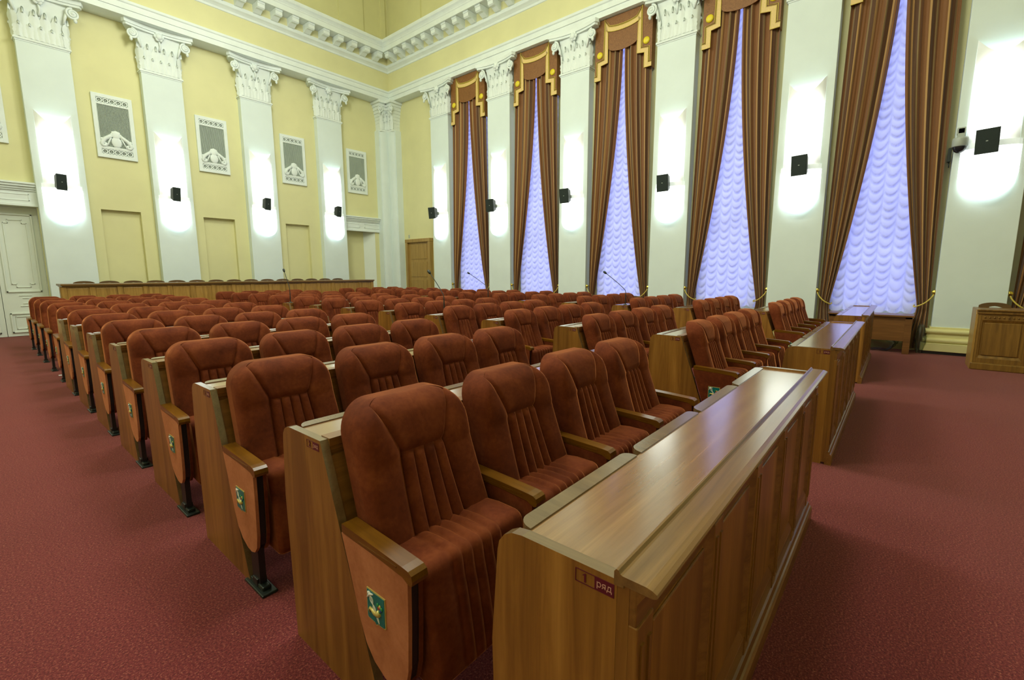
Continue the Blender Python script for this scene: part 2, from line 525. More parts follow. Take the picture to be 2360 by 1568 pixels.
# back wall with three blind niches and two door recesses
NICHES = [(2.46, 3.24, 0, 2.98, .12), (4.64, 5.44, 0, 2.98, .12), (6.91, 7.68, 0, 2.98, .12)]
DOORS = [(-.14, 1.36, 0, 2.91, .32), (8.75, 10.17, 0, 2.93, .30)]
mb = MB()
for a, b, c, d in cells(XL, XW, 0, 9.2, [n[:4] for n in NICHES + DOORS]):
    mb.box((a, YB, c), (b, YB + .1, d))
for x0, x1, z0, z1, dp in NICHES:
    mb.box((x0 - .05, YB + .1, z1), (x1 + .05, YB + dp + .1, z1 + .06))
    mb.box((x0 - .05, YB + .1, z0), (x0, YB + dp + .1, z1)); mb.box((x1, YB + .1, z0), (x1 + .05, YB + dp + .1, z1))
    mb.box((x0 - .05, YB + dp, z0), (x1 + .05, YB + dp + .1, z1 + .06))
x0, x1, z0, z1, dp = DOORS[1]
mb.box((x0 - .05, YB + dp, 0), (x1 + .05, YB + dp + .08, z1 + .1))
mb.box((XL, YB + .5, -.1), (XW + .3, YB + .6, 9.2))
mb.box((XL - .25, YB + .0, -.1), (XL, YB + .6, 9.2)); mb.box((XW + .3, YB, -.1), (XW + .4, YB + .6, 9.2))
struct(mb.build('wall_back', 'yellow'))
mb = MB()
for x0, x1, z0, z1, dp in DOORS:
    mb.box((x0 - .06, YB + .1, z1), (x1 + .06, YB + dp + .1, z1 + .08))
    mb.box((x0 - .06, YB + .1, z0), (x0, YB + dp + .1, z1)); mb.box((x1, YB + .1, z0), (x1 + .06, YB + dp + .1, z1))
mb.prism([(10.169, YB + .002), (10.169, YB + .299), (9.86, YB + .299)], 2, 0, 2.928)
struct(outward(mb).build('trim_door_reveals', 'door_white'))

# window wall with six tall openings and a brown door
PILY = [12.115, 9.51, 6.895, 4.275, 1.697, -.89, -3.5]
BAYS = [(PILY[i] + PILY[i + 1]) / 2 for i in range(6)]
WH = [(c - .62, c + .62, .62, 7.3) for c in BAYS]
mb = MB()
for a, b, c, d in cells(YF, YB, 0, 9.2, WH):
    mb.box((XW, a, c), (XW + .3, b, d))
struct(mb.build('wall_right', 'yellow'))
for i, c in enumerate(BAYS):
    mb = MB()
    X = XW + .2
    for s in (-.62, .56): mb.box((X, c + s, .62), (X + .06, c + s + .06, 7.3))
    mb.box((X, c - .03, .62), (X + .06, c + .03, 7.3))
    for z in (.62, 2.4, 4.2, 5.8, 7.24): mb.box((X + .002, c - .62, z), (X + .058, c + .62, z + .06))
    w = struct(mb.build('window_%d' % (i + 1), 'door_white'))
    for s in (-1, 1):
        for z0, z1 in ((.68, 2.4), (2.46, 4.2), (4.26, 5.8), (5.86, 7.24)):
            g = MB(); ya, yb = sorted((c + s * .03, c + s * .56))
            g.box((X + .025, ya, z0), (X + .031, yb, z1)); g.build('pane', 'glass', w)

# upper walls above the cornice, with shallow lesenes
mb = MB(); mb.box((XL, 14.85, 9.1), (XW, 15.0, ZC)); mb.box((10.55, 14.78, 9.1), (10.72, 14.86, ZC))
for x in (9.4, 6.9, 4.4, 1.9): mb.box((x - .45, 14.79, 9.1), (x + .45, 14.86, ZC))
struct(mb.build('wall_upper_back', 'yellow'))
mb = MB(); mb.box((10.85, YF, 9.1), (XW, 14.86, ZC))
for y in (13.4, 10.9, 8.4, 5.9, 3.4, .9): mb.box((10.79, y - .45, 9.1), (10.86, y + .45, ZC))
struct(mb.build('wall_upper_right', 'yellow'))

# entablature swept along both walls (mitred in the corner)
FX, FY = 10.65, 14.65
def sweep(name, prof, mat, smooth=False):
    P = []
    for p, z in prof:
        P.append([(XL, FY - p, z), (FX - p, FY - p, z), (FX - p, YF, z)])
    mb = MB(); mb.grid(P, 0, smooth, True)
    return struct(mb.build(name, mat))
sweep('trim_architrave', [(-.5, 7.47), (0, 7.47), (0, 7.60), (.025, 7.605), (.025, 7.73), (.05, 7.75), (.06, 7.80), (.0, 7.805)], 'white_trim')
sweep('trim_frieze', [(0, 7.80), (0, 8.405)], 'yellow')
cor = sweep('trim_cornice', [(0, 8.40), (.02, 8.41), (.03, 8.46), (.07, 8.50), (.11, 8.53), (.12, 8.60), (.12, 8.615)], 'white_trim')
sweep('trim_modillion_band', [(.115, 8.612), (.115, 8.84)], 'yellow')
sweep('trim_corona', [(.115, 8.82), (.50, 8.82), (.50, 8.80), (.54, 8.80), (.54, 8.93), (.56, 8.95), (.565, 8.97), (.60, 9.01), (.64, 9.04), (.655, 9.08), (.655, 9.12), (-.3, 9.12)], 'white_trim')
mo = MB()
mo.prism([(0, 8.60), (.06, 8.60), (.20, 8.66), (.30, 8.645), (.345, 8.67), (.35, 8.75), (.37, 8.76), (.37, 8.815), (0, 8.815)], 0, -.095, .095)
mo.xf(lambda x, y, z: (x, -y, z))
mom = outward(mo).mesh('modillion', 'white_trim')
y = FY - .62
while y > YF:
    o = link('modillion', mom, cor, (FX - .115, y, 0)); o.rotation_euler = (0, 0, -pi / 2); y -= .475
x = FX - .62
while x > XL:
    link('modillion', mom, cor, (x, FY - .115, 0)); x -= .475

# ---------------------------------------------------------------- pilasters with leafy capitals
PWID = .86
def leaf_mesh(w, h, curl):
    P = []
    n = 10
    for i in range(n + 1):
        t = i / n
        ww = w * (.42 + .08 * sin(pi * t)) * (1 - .75 * max(0, t - .72) / .28 * .9)
        ser = 1 + .10 * sin(t * 22)
        row = []
        for j in range(-4, 5):
            u = j / 4
            zz = h * (t - .16 * max(0, t - .8) ** 1 * 5 * (t - .8))
            yy = -(.012 + curl * t ** 3.2 + .018 * (1 - u * u) + .010 * (1 - abs(u)) ** 3)
            row.append((u * ww * ser, yy, zz - (.02 * t * u * u)))
        P.append(row)
    tipy = P[-1][4][1]
    P.append([(p[0] * .8, p[1] - .012, p[2] - .055 * h / .3) for p in P[-1]])
    mb = MB(); mb.grid(P, 0, True)
    return mb.mesh('leaf', 'white_trim')
LEAF1 = leaf_mesh(.19, .31, .035)
LEAF2 = leaf_mesh(.19, .62, .05)
def volute_mesh():
    mb = MB()
    pts = []; rad = []
    for i in range(40):
        t = i / 39
        w = pi * .5 + t * 2.3 * 2 * pi * .9
        r = .105 * (1 - t) ** .8 + .012
        pts.append((r * cos(w), -.03 * t, r * sin(w))); rad.append(.026 * (1 - .5 * t))
    mb.tube(pts, rad, 6)
    mb.lathe([(.0, -.055), (.03, -.05), (.045, -.02), (.09, .0), (.09, .05), (0, .05)], (0, 0, 0), 14, 1)
    # stalk sweeping down to the bell
    mb.tube([(-.09, .02, .03), (-.13, .03, -.10), (-.17, .045, -.25)], [.03, .03, .02], 6)
    mb.ball((.03, -.02, -.14), .035, 0, 8, (1, 1, 1.4))
    return mb.mesh('volute', 'white_trim')
VOL = volute_mesh()
VOLR = MB(); VOLR.v = [tuple(v.co) for v in VOL.vertices]; VOLR.f = [tuple(p.vertices)[::-1] for p in VOL.polygons]
VOLR.mi = [0] * len(VOLR.f); VOLR.sm = [True] * len(VOLR.f); VOLR.xf(lambda x, y, z: (-x, y, z)); VOLR = VOLR.mesh('volute', 'white_trim')

_pm = {}
def pilaster_meshes(D, zn):
    """meshes for a pilaster that stands D proud of its wall, neck ring at zn"""
    if (D, zn) in _pm: return _pm[(D, zn)]
    h = PWID / 2
    sh = MB(); sh.box((-h, -D, .44), (h, 0, zn - .08), 0, .006)
    ring = MB()
    for z0, z1, e in ((zn - .085, zn - .055, .012), (zn - .055, zn - .015, .032), (zn - .015, zn, .018)):
        ring.box((-h - e, -D - e, z0), (h + e, 0, z1), 0, .006)
    base = MB()
    base.box((-h - .12, -D - .12, .05), (h + .12, 0, .19), 0, .008)
    for zc, rr, e in ((.235, .045, .065), (.385, .04, .045)):
        pr = [(-D - e - rr * cos(t), zc + rr * sin(t)) for t in [(-pi / 2 + pi * i / 8) for i in range(9)]] + [(0, zc + rr), (0, zc - rr)]
        base.prism(pr, 0, -h - e - rr * .7, h + e + rr * .7, 0, False)
    base.box((-h - .05, -D - .05, .26), (h + .05, 0, .35))
    base.box((-h - .02, -D - .02, .41), (h + .02, 0, .46), 0, .004)
    pl = MB(); pl.box((-h - .10, -D - .10, 0), (h + .10, 0, .055))
    # capital bell
    bell = MB()
    zt = 7.38
    R = []
    for i in range(7):
        t = i / 6
        e = .0 + .05 * t ** 2.5
        R.append((zn + (zt - zn) * t, h - .02 + e, D - .015 + e))
    for i in range(6):
        (za, ha, da), (zb, hb, db) = R[i], R[i + 1]
        bell.add([(-ha, 0, za), (-ha, -da, za), (ha, -da, za), (ha, 0, za), (-hb, 0, zb), (-hb, -db, zb), (hb, -db, zb), (hb, 0, zb)],
                 [(0, 1, 5, 4), (1, 2, 6, 5), (2, 3, 7, 6)])
    ab = MB()
    for z0, z1, e in ((7.335, 7.385, -.03), (7.385, 7.47, .0)):
        pts = []
        for i in range(13):
            u = -1 + 2 * i / 12
            pts.append((u * (.70 + e), -D - .10 - .12 * u * u * 1.0 - e))
        pts = [(-.62 - e, 0)] + [(-.74 - e, -D - .12)] + pts + [(.74 + e, -D - .12)] + [(.62 + e, 0)]
        ab.prism(pts, 2, z0, z1)
    fl = MB(); fl.ball((0, -D - .10, 7.30), .075, 0, 10, (1, .7, 1))
    for k in range(6):
        w = k * pi / 3
        fl.ball((.07 * cos(w), -D - .085, 7.30 + .07 * sin(w)), .045, 0, 8, (1, .6, 1))
    fl.tube([(0, -D - .05, 7.25), (.02, -D - .05, 7.1), (0, -D - .03, 6.98)], .022, 6)
    r = dict(shaft=sh.mesh('shaft', 'white'), ring=ring.mesh('neck_ring', 'white_trim'), base=base.mesh('base', 'cream_base'),
             plinth=pl.mesh('plinth_strip', 'black_metal'), bell=bell.mesh('capital', 'white_trim'), abacus=outward(ab).mesh('abacus', 'white_trim'), flower=fl.mesh('flower', 'white_trim'))
    _pm[(D, zn)] = r
    return r

def pilaster(loc, rz, D, zn, label, group=None):
    m = pilaster_meshes(D, zn)
    t = thing('pilaster', label, 'pilaster', loc, rz, group)
    for n, k in (('shaft', 'shaft'), ('neck_ring', 'ring'), ('base', 'base'), ('plinth_strip', 'plinth')): link(n, m[k], t)
    cap = link('capital', m['bell'], t)
    link('abacus', m['abacus'], cap); link('flower', m['flower'], cap)
    for k in range(5): link('leaf', LEAF1, cap, (-.344 + .172 * k, -D + .01, zn))
    for k in range(4): link('leaf', LEAF2, cap, (-.258 + .172 * k, -D + .012, zn))
    for s in (-1, 1):
        o = link('leaf', LEAF1, cap, (s * (PWID / 2 - .02), -D * .5, zn)); o.rotation_euler = (0, 0, s * pi / 2)
        o = link('leaf', LEAF2, cap, (s * (PWID / 2 - .03), -D + .03, zn)); o.rotation_euler = (0, 0, s * pi / 4)
    link('volute', VOL, cap, (.55, -D - .10, 7.20)); link('volute', VOLR, cap, (-.55, -D - .10, 7.20))
    return t

PIL_R = ['white pilaster between the brown door and the nearest curtained window', 'white pilaster between first and second curtained windows from the brown door',
         'white pilaster between second and third curtained windows from the brown door', 'white pilaster between third and fourth curtained windows from the brown door',
         'white pilaster between fourth and fifth curtained windows from the brown door', 'white pilaster behind the carved clerk desk, dome camera beside it',
         'white pilaster on the window wall past the clerk desk']
for y, lb in zip(PILY, PIL_R): pilaster((XW, y, 0), -pi / 2, XW - XP, 6.54, lb)
PBX = [-.44, 1.80, 3.95, 6.21, 8.48]
PIL_B = ['white pilaster left of the white double door on the back wall', 'white pilaster between the white double door and the first blind niche',
         'white pilaster between first and second blind niches behind the podium', 'white pilaster between second and third blind niches behind the podium',
         'white pilaster between third blind niche and the open yellow recess']
for x, lb in zip(PBX, PIL_B): pilaster((x, YB, 0), 0, YB - YPF, 6.46, lb)

# clustered white columns in the corner
def corner_column(loc, rz, lb):
    t = thing('corner_column', lb, 'column', loc, rz)
    D = .32
    s = MB(); s.prism([(-.28, 0), (-.28, -D + .07), (-.24, -D + .07)] + [(.0 - .24 * cos(pi * q / 10), -D + .07 - .10 * sin(pi * q / 10)) for q in range(11)] + [(.26, -D + .07), (.26, 0)], 2, .4, 6.5); outward(s).build('shaft', 'white', t)
    b = MB(); b.box((-.30, -D - .08, 0), (.28, .02, .3), 0, .01); b.box((-.26, -D - .04, .3), (.27, .02, .42), 0, .01); b.build('base', 'cream_base', t)
    b = MB(); b.box((-.25, -D - .03, 6.46), (.27, .02, 6.54), 0, .01); b.build('neck_ring', 'white_trim', t)
    c = MB()
    n = 8
    for i in range(n):
        a, b2 = i / n, (i + 1) / n
        ea, eb = .12 * a ** 2.2, .12 * b2 ** 2.2
        c.box((-.22 - eb, -D - eb, 6.54 + .86 * a), (.26, .02, 6.54 + .86 * b2))
    cp = c.build('capital', 'white_trim', t)
    for k in range(3): link('leaf', LEAF1, cp, (-.14 + .16 * k, -D, 6.54)); link('leaf', LEAF2, cp, (-.18 + .16 * k, -D + .005, 6.54))
    link('volute', VOLR, cp, (-.30, -D - .10, 7.2))
    a = MB(); a.box((-.40, -D - .20, 7.38), (.27, .02, 7.47), 0, .012); a.build('abacus', 'white_trim', cp)
corner_column((10.62, YB, 0), 0, 'white corner column standing against the back wall by the recess')
def mirror_corner():
    t = thing('corner_column', 'white corner column standing against the window wall by the brown door', 'column', (XW, 14.75, 0), -pi / 2)
    src = [o for o in COL.objects if o.name == 'corner_column'][0]
    for ch in list(src.children):
        me = ch.data.copy()
        for v in me.vertices: v.co.x *= -1
        me.flip_normals()
        c = link(ch.name.split('.')[0], me, t)
        for g in list(ch.children):
            me2 = g.data.copy()
            for v in me2.vertices: v.co.x *= -1
            me2.flip_normals()
            link(g.name.split('.')[0], me2, c, (-g.location.x, g.location.y, g.location.z))
mirror_corner()

# ---------------------------------------------------------------- sconces and loudspeakers
def sconce_meshes():
    up = MB(); P = []
    n = 20
    def shell(zlo, zhi, hw, bul, th):
        rows = []
        for inner in (0, 1):
            R = []
            for i in range(n + 1):
                u = -1 + 2 * i / n
                y = min(-.001, -bul * sqrt(max(0, 1 - u * u)) + (th if inner else 0))
                a, b = zlo(u), zhi(u)
                R.append([(u * hw, y, a + (b - a) * k / 12) for k in range(13)])
            rows.append(R)
        mb = MB(); mb.grid(rows[0], 0, True, True); mb.grid(rows[1], 0, True)
        for k in (0, 12):
            mb.grid([[rows[0][i][k] for i in range(n + 1)], [rows[1][i][k] for i in range(n + 1)]], 0, False, k == 0)
        return mb
    a = shell(lambda u: 3.43, lambda u: 5.0 - .26 * (1 - u * u), .305, .11, .012).mesh('upper_shade', 'shade_lit')
    b = shell(lambda u: 2.93 - .40 * sqrt(max(0, 1 - u * u)), lambda u: 3.34, .345, .12, .012).mesh('lower_shade', 'shade_low')
    c = MB()
    pts = [(u * .34, -.14 * sqrt(max(0, 1 - u * u))) for u in [-1 + 2 * i / 16 for i in range(17)]]
    c.prism(pts, 2, 3.342, 3.428)
    c = outward(c).mesh('band', 'band_glow')
    d = MB(); d.tube([(-.2, -.05, 4.60), (.2, -.05, 4.60)], .018, 8); d.tube([(0, -.05, 3.5), (0, -.05, 4.58)], .014, 8)
    d = d.mesh('lamp_tube', 'tube_lit')
    return a, b, c, d
SM = sconce_meshes()
def sconce(loc, rz, label):
    t = thing('sconce_lamp', label, 'wall lamp', loc, rz)
    for n, m in zip(('upper_shade', 'lower_shade', 'band', 'lamp_tube'), SM): link(n, m, t)
def speaker_meshes():
    b = MB()
    # tapered cabinet, front at -y, origin at its centre
    f = .133; k = .085
    b.add([(-f, -.10, -.18), (f, -.10, -.18), (f, -.10, .18), (-f, -.10, .18), (-k, .10, -.12), (k, .10, -.12), (k, .10, .13), (-k, .10, .13)],
          [(0, 1, 2, 3), (1, 0, 4, 5), (2, 1, 5, 6), (3, 2, 6, 7), (0, 3, 7, 4), (5, 4, 7, 6)])
    g = MB(); g.box((-f + .004, -.112, -.176), (f - .004, -.099, .176), 0, .004)
    l = MB(); l.box((-.012, -.115, -.005), (.012, -.111, .008))
    return outward(b).mesh('cabinet', 'black_plastic'), g.mesh('front_grille', 'speaker_mesh'), l.mesh('badge', 'grey_plastic')
SPM = speaker_meshes()
def speaker(loc, rz, wall_rz, arm, label, tilt=0.12):
    t = thing('loudspeaker', label, 'loudspeaker', loc, wall_rz)
    br = MB(); br.tube([(0, .06, 0), (0, arm, -.0)], .022, 8); br.lathe([(0, arm - .02), (.055, arm - .02), (.055, arm), (0, arm)], (0, 0, 0), 12, 1)
    br.build('bracket', 'grey_plastic', t)
    for n, m in zip(('cabinet', 'front_grille', 'badge'), SPM):
        o = link(n, m, t); o.rotation_euler = (tilt, 0, rz)
        if wall_rz == 0: o.scale = (.70, .8, .95)
WL = ['beside the brown door', 'between first and second curtained windows from the brown door', 'between second and third curtained windows from the brown door',
      'between third and fourth curtained windows from the brown door', 'between fourth and fifth curtained windows from the brown door', 'beside the dome camera', 'past the clerk desk']
for i, (y, lb) in enumerate(zip(PILY, WL)):
    sconce((XP, y, 0), -pi / 2, 'glowing white wall lamp on pilaster ' + lb)
    if i < 6:
        speaker((10.42, y + (0, 0, 0, 0, -.05, .06)[i], 3.385), (-.10, -.12, -.2, -.3, -.42, -.5)[i] + .25, -pi / 2, .20, 'black wall loudspeaker on pilaster ' + lb)
BL = ['left of the white double door', 'between white double door and first blind niche', 'between first and second blind niches', 'between second and third blind niches', 'between third blind niche and yellow recess']
for i, (x, lb) in enumerate(zip(PBX, BL)):
    sconce((x, YPF, 0), 0, 'glowing white wall lamp on back-wall pilaster ' + lb)
    speaker((x - .07, 14.62, 3.45), .30, 0, .33, 'black wall loudspeaker on back-wall pilaster ' + lb)
# matching lamps on the unseen left wall
for q, y in enumerate((9.51, 6.895, 4.275, 1.697, -.89)):
    t = thing('sconce_lamp', 'glowing white wall lamp on the plain left wall, %s from the back wall' % ORD[q], 'wall lamp', (XL, y, 0), pi / 2, 'lamps on the left wall')
    for n, m in zip(('upper_shade', 'lower_shade', 'band', 'lamp_tube'), SM): link(n, m, t)

# dome camera and small black box at the pilaster by the fifth window
t = thing('dome_camera', 'grey security dome camera mounted on the pilaster beside loudspeaker', 'camera', (10.64, -.52, 3.44))
t.scale = (1.1, 1.1, 1.1)
b = MB(); b.lathe([(0, .09), (.085, .085), (.09, .06), (.09, -.03), (.085, -.04), (0, -.04)], (0, 0, 0), 20); b.build('housing', 'grey_plastic', t)
b = MB(); b.lathe([(.078, -.04), (.074, -.07), (.055, -.105), (.025, -.125), (0, -.13)], (0, 0, 0), 20); b.build('dome', 'dome_glass', t)
b = MB(); b.box((-.03, -.04, .08), (.03, .04, .22), 0, .008); b.box((-.03, -.045, .14), (.09, .045, .23), 0, .008); b.build('bracket', 'grey_plastic', t)
t = thing('radio_box', 'small black box with stub aerial beside the dome camera', 'device', (10.80, -.44, 3.20))
b = MB(); b.box((-.06, 0, 0), (.06, .045, .22), 0, .006); b.build('case', 'black_plastic', t)
b = MB(); b.tube([(-.01, .02, .0), (-.01, .015, -.09)], .008, 6); b.build('aerial', 'black_plastic', t)

# ---------------------------------------------------------------- vent grilles on the back wall
def ring_band(mb, zc, n=5):
    for k in range(n):
        x = -.24 + .12 * k
        pts = [(x + .047 * cos(w), 0, zc + .047 * sin(w)) for w in [2 * pi * i / 16 for i in range(16)]]
        mb.tube(pts, .014, 6, 0, False, True)
        for w in (pi / 4, 3 * pi / 4, 5 * pi / 4, 7 * pi / 4):
            mb.tube([(x + .045 * cos(w), 0, zc + .045 * sin(w)), (x + .085 * cos(w), 0, zc + .085 * sin(w))], .011, 5)
        mb.ball((x, 0, zc), .014, 0, 6)
def grille_meshes():
    hw, z0, z1 = .385, 4.22, 5.69
    back = MB(); back.box((-hw + .02, -.02, z0 + .02), (hw - .02, -.005, z1 - .02))
    fr = MB()
    for x0, x1, a, b in ((-hw, -hw + .085, z0, z1), (hw - .085, hw, z0, z1), (-hw + .08, hw - .08, z0, z0 + .085), (-hw + .08, hw - .08, z1 - .085, z1),
                         (-hw + .08, hw - .08, z0 + .205, z0 + .245), (-hw + .08, hw - .08, z1 - .245, z1 - .205)):
        fr.box((x0, -.055, a), (x1, 0, b), 0, .006)
    bars = MB()
    for k in range(24):
        x = -.29 + .58 * k / 23
        bars.box((x - .006, -.045, z0 + .24), (x + .006, -.02, z1 - .24))
    t1 = MB(); ring_band(t1, z0 + .145); t1.xf(lambda x, y, z: (x, y - .035, z))
    t2 = MB(); ring_band(t2, z1 - .145); t2.xf(lambda x, y, z: (x, y - .035, z))
    orn = MB()
    zb = z0 + .245
    orn.ball((0, -.05, zb + .14), .11, 0, 14, (.95, .3, 1.2))
    orn.ball((0, -.05, zb + .31), .09, 0, 12, (1, .35, 1.15))
    for k in range(5):
        w = pi * k / 4
        orn.ball((.075 * cos(w), -.05, zb + .32 + .06 * sin(w)), .035, 0, 8, (1, .5, 1))
    for s in (-1, 1):
        pts = [(s * .09, zb + .29), (s * .15, zb + .24), (s * .21, zb + .20), (s * .26, zb + .13), (s * .285, zb + .07), (s * .26, zb + .03), (s * .215, zb + .035), (s * .20, zb + .08), (s * .23, zb + .10)]
        orn.tube([(p[0], -.05, p[1]) for p in pts], [.040, .045, .044, .044, .042, .038, .034, .030, .024], 8)
        orn.tube([(s * .10, -.05, zb + .24), (s * .15, -.05, zb + .12), (s * .19, -.05, zb + .02)], [.02, .016, .02], 6)
        orn.ball((s * .27, -.05, zb + .18), .035, 0, 8, (1, .5, 1))
    orn.box((-.3, -.06, zb - .01), (.3, -.035, zb + .02))
    return [('backing', back.mesh('backing', 'grey_backing')), ('frame', fr.mesh('frame', 'white_trim')), ('bar_screen', bars.mesh('bar_screen', 'grey_bar')),
            ('rosette_band', t1.mesh('rosette_band', 'white_trim')), ('rosette_band', t2.mesh('rosette_band', 'white_trim')), ('scroll_ornament', orn.mesh('scroll_ornament', 'white_trim'))]
GM = grille_meshes()
for x, lb in ((.68, 'above the white double door'), (2.91, 'above the first blind niche'), (5.03, 'above the second blind niche'), (7.28, 'above the third blind niche'), (9.53, 'above the yellow recess doorway')):
    t = thing('vent_grille', 'white ornate vent grille ' + lb + ' on back wall', 'grille', (x, YB, 0))
    for n, m in GM: link(n, m, t)

# ---------------------------------------------------------------- doors and door hoods
def hood(x0, x1, name):
    mb = MB()
    for z0, z1, e in ((2.91, 2.96, .06), (2.96, 3.24, .04), (3.24, 3.28, .07), (3.28, 3.33, .10), (3.33, 3.38, .14), (3.38, 3.42, .17)):
        mb.box((x0 - (e - .04), YB - e, z0), (x1 + (e - .04), YB + .02, z1), 0, .004)
    # shallow key pattern on the frieze of the hood
    for xc in ((x0 + x1) / 2,):
        for a, b in ((x0 + .12, xc - .1), (xc + .1, x1 - .12)):
            mb.box((a, YB - .05, 3.16), (b, YB - .035, 3.175)); mb.box((a, YB - .05, 3.03), (b, YB - .035, 3.045))
            mb.box((a, YB - .05, 3.03), (a + .015, YB - .035, 3.175)); mb.box((b - .015, YB - .05, 3.03), (b, YB - .035, 3.175))
    return struct(mb.build(name, 'white_trim'))
hood(-.16, 1.37, 'trim_1'); hood(8.70, 10.53, 'trim_2')
d1 = MB(); YD = YB + .26
for s in (-1, 1):
    xc = .61 + s * .36
    d1.box((.61 + s * .004, YD, .005), (.61 + s * .749, YD + .05, 2.908), 0, .003)
door1 = struct(outward(d1).build('door_1', 'door_white'))
def rect_mould(mb, x0, x1, z0, z1, y, w=.02, e=.02, notch=0.0):
    if notch <= 0:
        pts = [(x0, z0), (x1, z0), (x1, z1), (x0, z1)]
    else:
        n = notch
        pts = [(x0 + n, z0), (x1 - n, z0), (x1 - n, z0 + n), (x1, z0 + n), (x1, z1 - n), (x1 - n, z1 - n), (x1 - n, z1), (x0 + n, z1), (x0 + n, z1 - n), (x0, z1 - n), (x0, z0 + n), (x0 + n, z0 + n)]
    for i in range(len(pts)):
        (ax, az), (bx, bz) = pts[i], pts[(i + 1) % len(pts)]
        mb.box((min(ax, bx) - w / 2, y - e, min(az, bz) - w / 2), (max(ax, bx) + w / 2, y, max(az, bz) + w / 2), 0, .003)
for s in (-1, 1):
    xc = .61 + s * .37
    mb = MB(); rect_mould(mb, xc - .27, xc + .27, 1.02, 2.74, YD, .03, .03); rect_mould(mb, xc - .18, xc + .18, 1.12, 2.62, YD, .018, .018, .07)
    mb.build('panel_moulding', 'door_white', door1)
    mb = MB(); rect_mould(mb, xc - .27, xc + .27, .10, .52, YD, .03, .03); rect_mould(mb, xc - .2, xc + .2, .17, .45, YD, .018, .018)
    mb.build('panel_moulding', 'door_white', door1)
    mb = MB()
    for z in (.68, .74, .86, .92): mb.box((xc - .10 * (1 if z in (.68, .92) else .5), YD - .016, z), (xc + .10 * (1 if z in (.68, .92) else .5), YD, z + .014), 0, .003)
    mb.build('fret_ornament', 'door_white', door1)
mb = MB(); mb.ball((.56, YD - .05, .90), .022, 0, 8); mb.tube([(.56, YD - .04, .9), (.56, YD, .9)], .01, 6); mb.build('door_knob', 'brass', door1)

# brown panelled door in the window wall near the corner
d = MB()
d.box((XW - .16, 12.86, 0), (XW + .01, 12.97, 2.62), 0, .006); d.box((XW - .16, 14.13, 0), (XW + .01, 14.24, 2.62), 0, .006); d.box((XW - .17, 12.85, 2.52), (XW + .01, 14.25, 2.64), 0, .006)
door3 = struct(d.build('door_2', 'door_wood'))
lf = MB(); lf.box((XW - .09, 12.96, .02), (XW - .01, 14.14, 2.53)); lf.build('door_leaf', 'door_wood', door3)
for z0, z1 in ((.12, .62), (.72, 1.18), (1.28, 1.82), (1.92, 2.45)):
    p = MB(); p.box((XW - .105, 13.10, z0), (XW - .088, 14.0, z1), 0, .008); p.build('door_panel', 'door_wood', door3)
p = MB(); p.box((XW - .02, 14.16, 2.70), (XW, 14.22, 2.82), 0, .004)
tag(p.build('motion_sensor', 'grey_plastic'), 'small grey wall sensor above the brown door', 'sensor')
# dark skirting strips
mb = MB()
for a, b in zip([YF] + [y + .45 for y in PILY[::-1]], [y - .45 for y in PILY[::-1]] + [12.85]): mb.box((XW - .03, a, 0), (XW, b, .12))
struct(mb.build('baseboard_right', 'cream_base'))
# ================================================================ CURTAINS
def strip2(path, hw):
    """offset a polyline both sides (mitred) -> list of (left,right)"""
    out = []
    n = len(path)
    for i in range(n):
        p = Vector(path[i])
        d0 = (p - Vector(path[i - 1])).normalized() if i > 0 else None
        d1 = (Vector(path[i + 1]) - p).normalized() if i < n - 1 else None
        if d0 is None: d0 = d1
        if d1 is None: d1 = d0
        n0 = Vector((-d0.y, d0.x)); n1 = Vector((-d1.y, d1.x))
        m = (n0 + n1)
        m = m.normalized() if m.length > 1e-6 else n0
        k = hw / max(.35, m.dot(n0))
        out.append((p + m * k, p - m * k))
    return out
def band_mesh(mb, path, hw, x0, x1, mi=0):
    S = strip2(path, hw)
    for (a, b), (c, d) in zip(S, S[1:]):
        vs = [(x, p.x, p.y) for x in (x0, x1) for p in (a, b, d, c)]
        mb.add(vs, [(0, 1, 2, 3), (7, 6, 5, 4), (0, 4, 5, 1), (1, 5, 6, 2), (2, 6, 7, 3), (3, 7, 4, 0)], mi)
def valance_meshes():
    half = [(.735, 6.10), (.57, 6.10), (.57, 6.43), (.385, 6.455), (.385, 6.80)]
    sc = [(.385 * cos(pi * i / 12), 6.80 - .13 * sin(pi * i / 12)) for i in range(1, 12)]
    poly = [(.735, 7.46)] + half + sc + [(-a, b) for a, b in half[::-1]] + [(-.735, 7.46)]
    bd = MB(); bd.prism(poly, 0, -.02, .0)
    bd.box((-.02, .715, 6.10), (.17, .735, 7.46)); bd.box((-.02, -.735, 6.10), (.17, -.715, 7.46)); bd.box((-.02, -.735, 7.44), (.17, .735, 7.46))
    arch = [(.425 * cos(pi * i / 12), 7.26 - .10 * sin(pi * i / 12)) for i in range(13)]
    h2 = [(.738, 6.15), (.61, 6.15), (.61, 6.475), (.425, 6.50)]
    path = h2 + arch + [(-a, b) for a, b in h2[::-1]]
    tr = MB(); band_mesh(tr, path, .042, -.032, -.018)
    S = strip2(path, .075)
    cd = MB(); cd.tube([(-.03, a.x, a.y) if False else (-.03, b.x, b.y) for a, b in S], .008, 5)
    S2 = strip2(path, .048)
    for side in (0, 1): cd.tube([(-.033, q[side].x, q[side].y) for q in S2], .007, 5)
    bt = MB(); bt.lathe([(0, -.055), (.05, -.05), (.078, -.035), (.08, -.018), (0, -.018)], (0, 0, 0), 16, 0)
    return bd, tr, cd, bt
vb, vt, vc, vbt = valance_meshes()
VAL = (outward(vb).mesh('board', 'brocade'), outward(vt).mesh('trim_band', 'gold_cloth'), vc.mesh('gold_piping', 'gold_cord'), vbt.mesh('button', 'gold_button'))

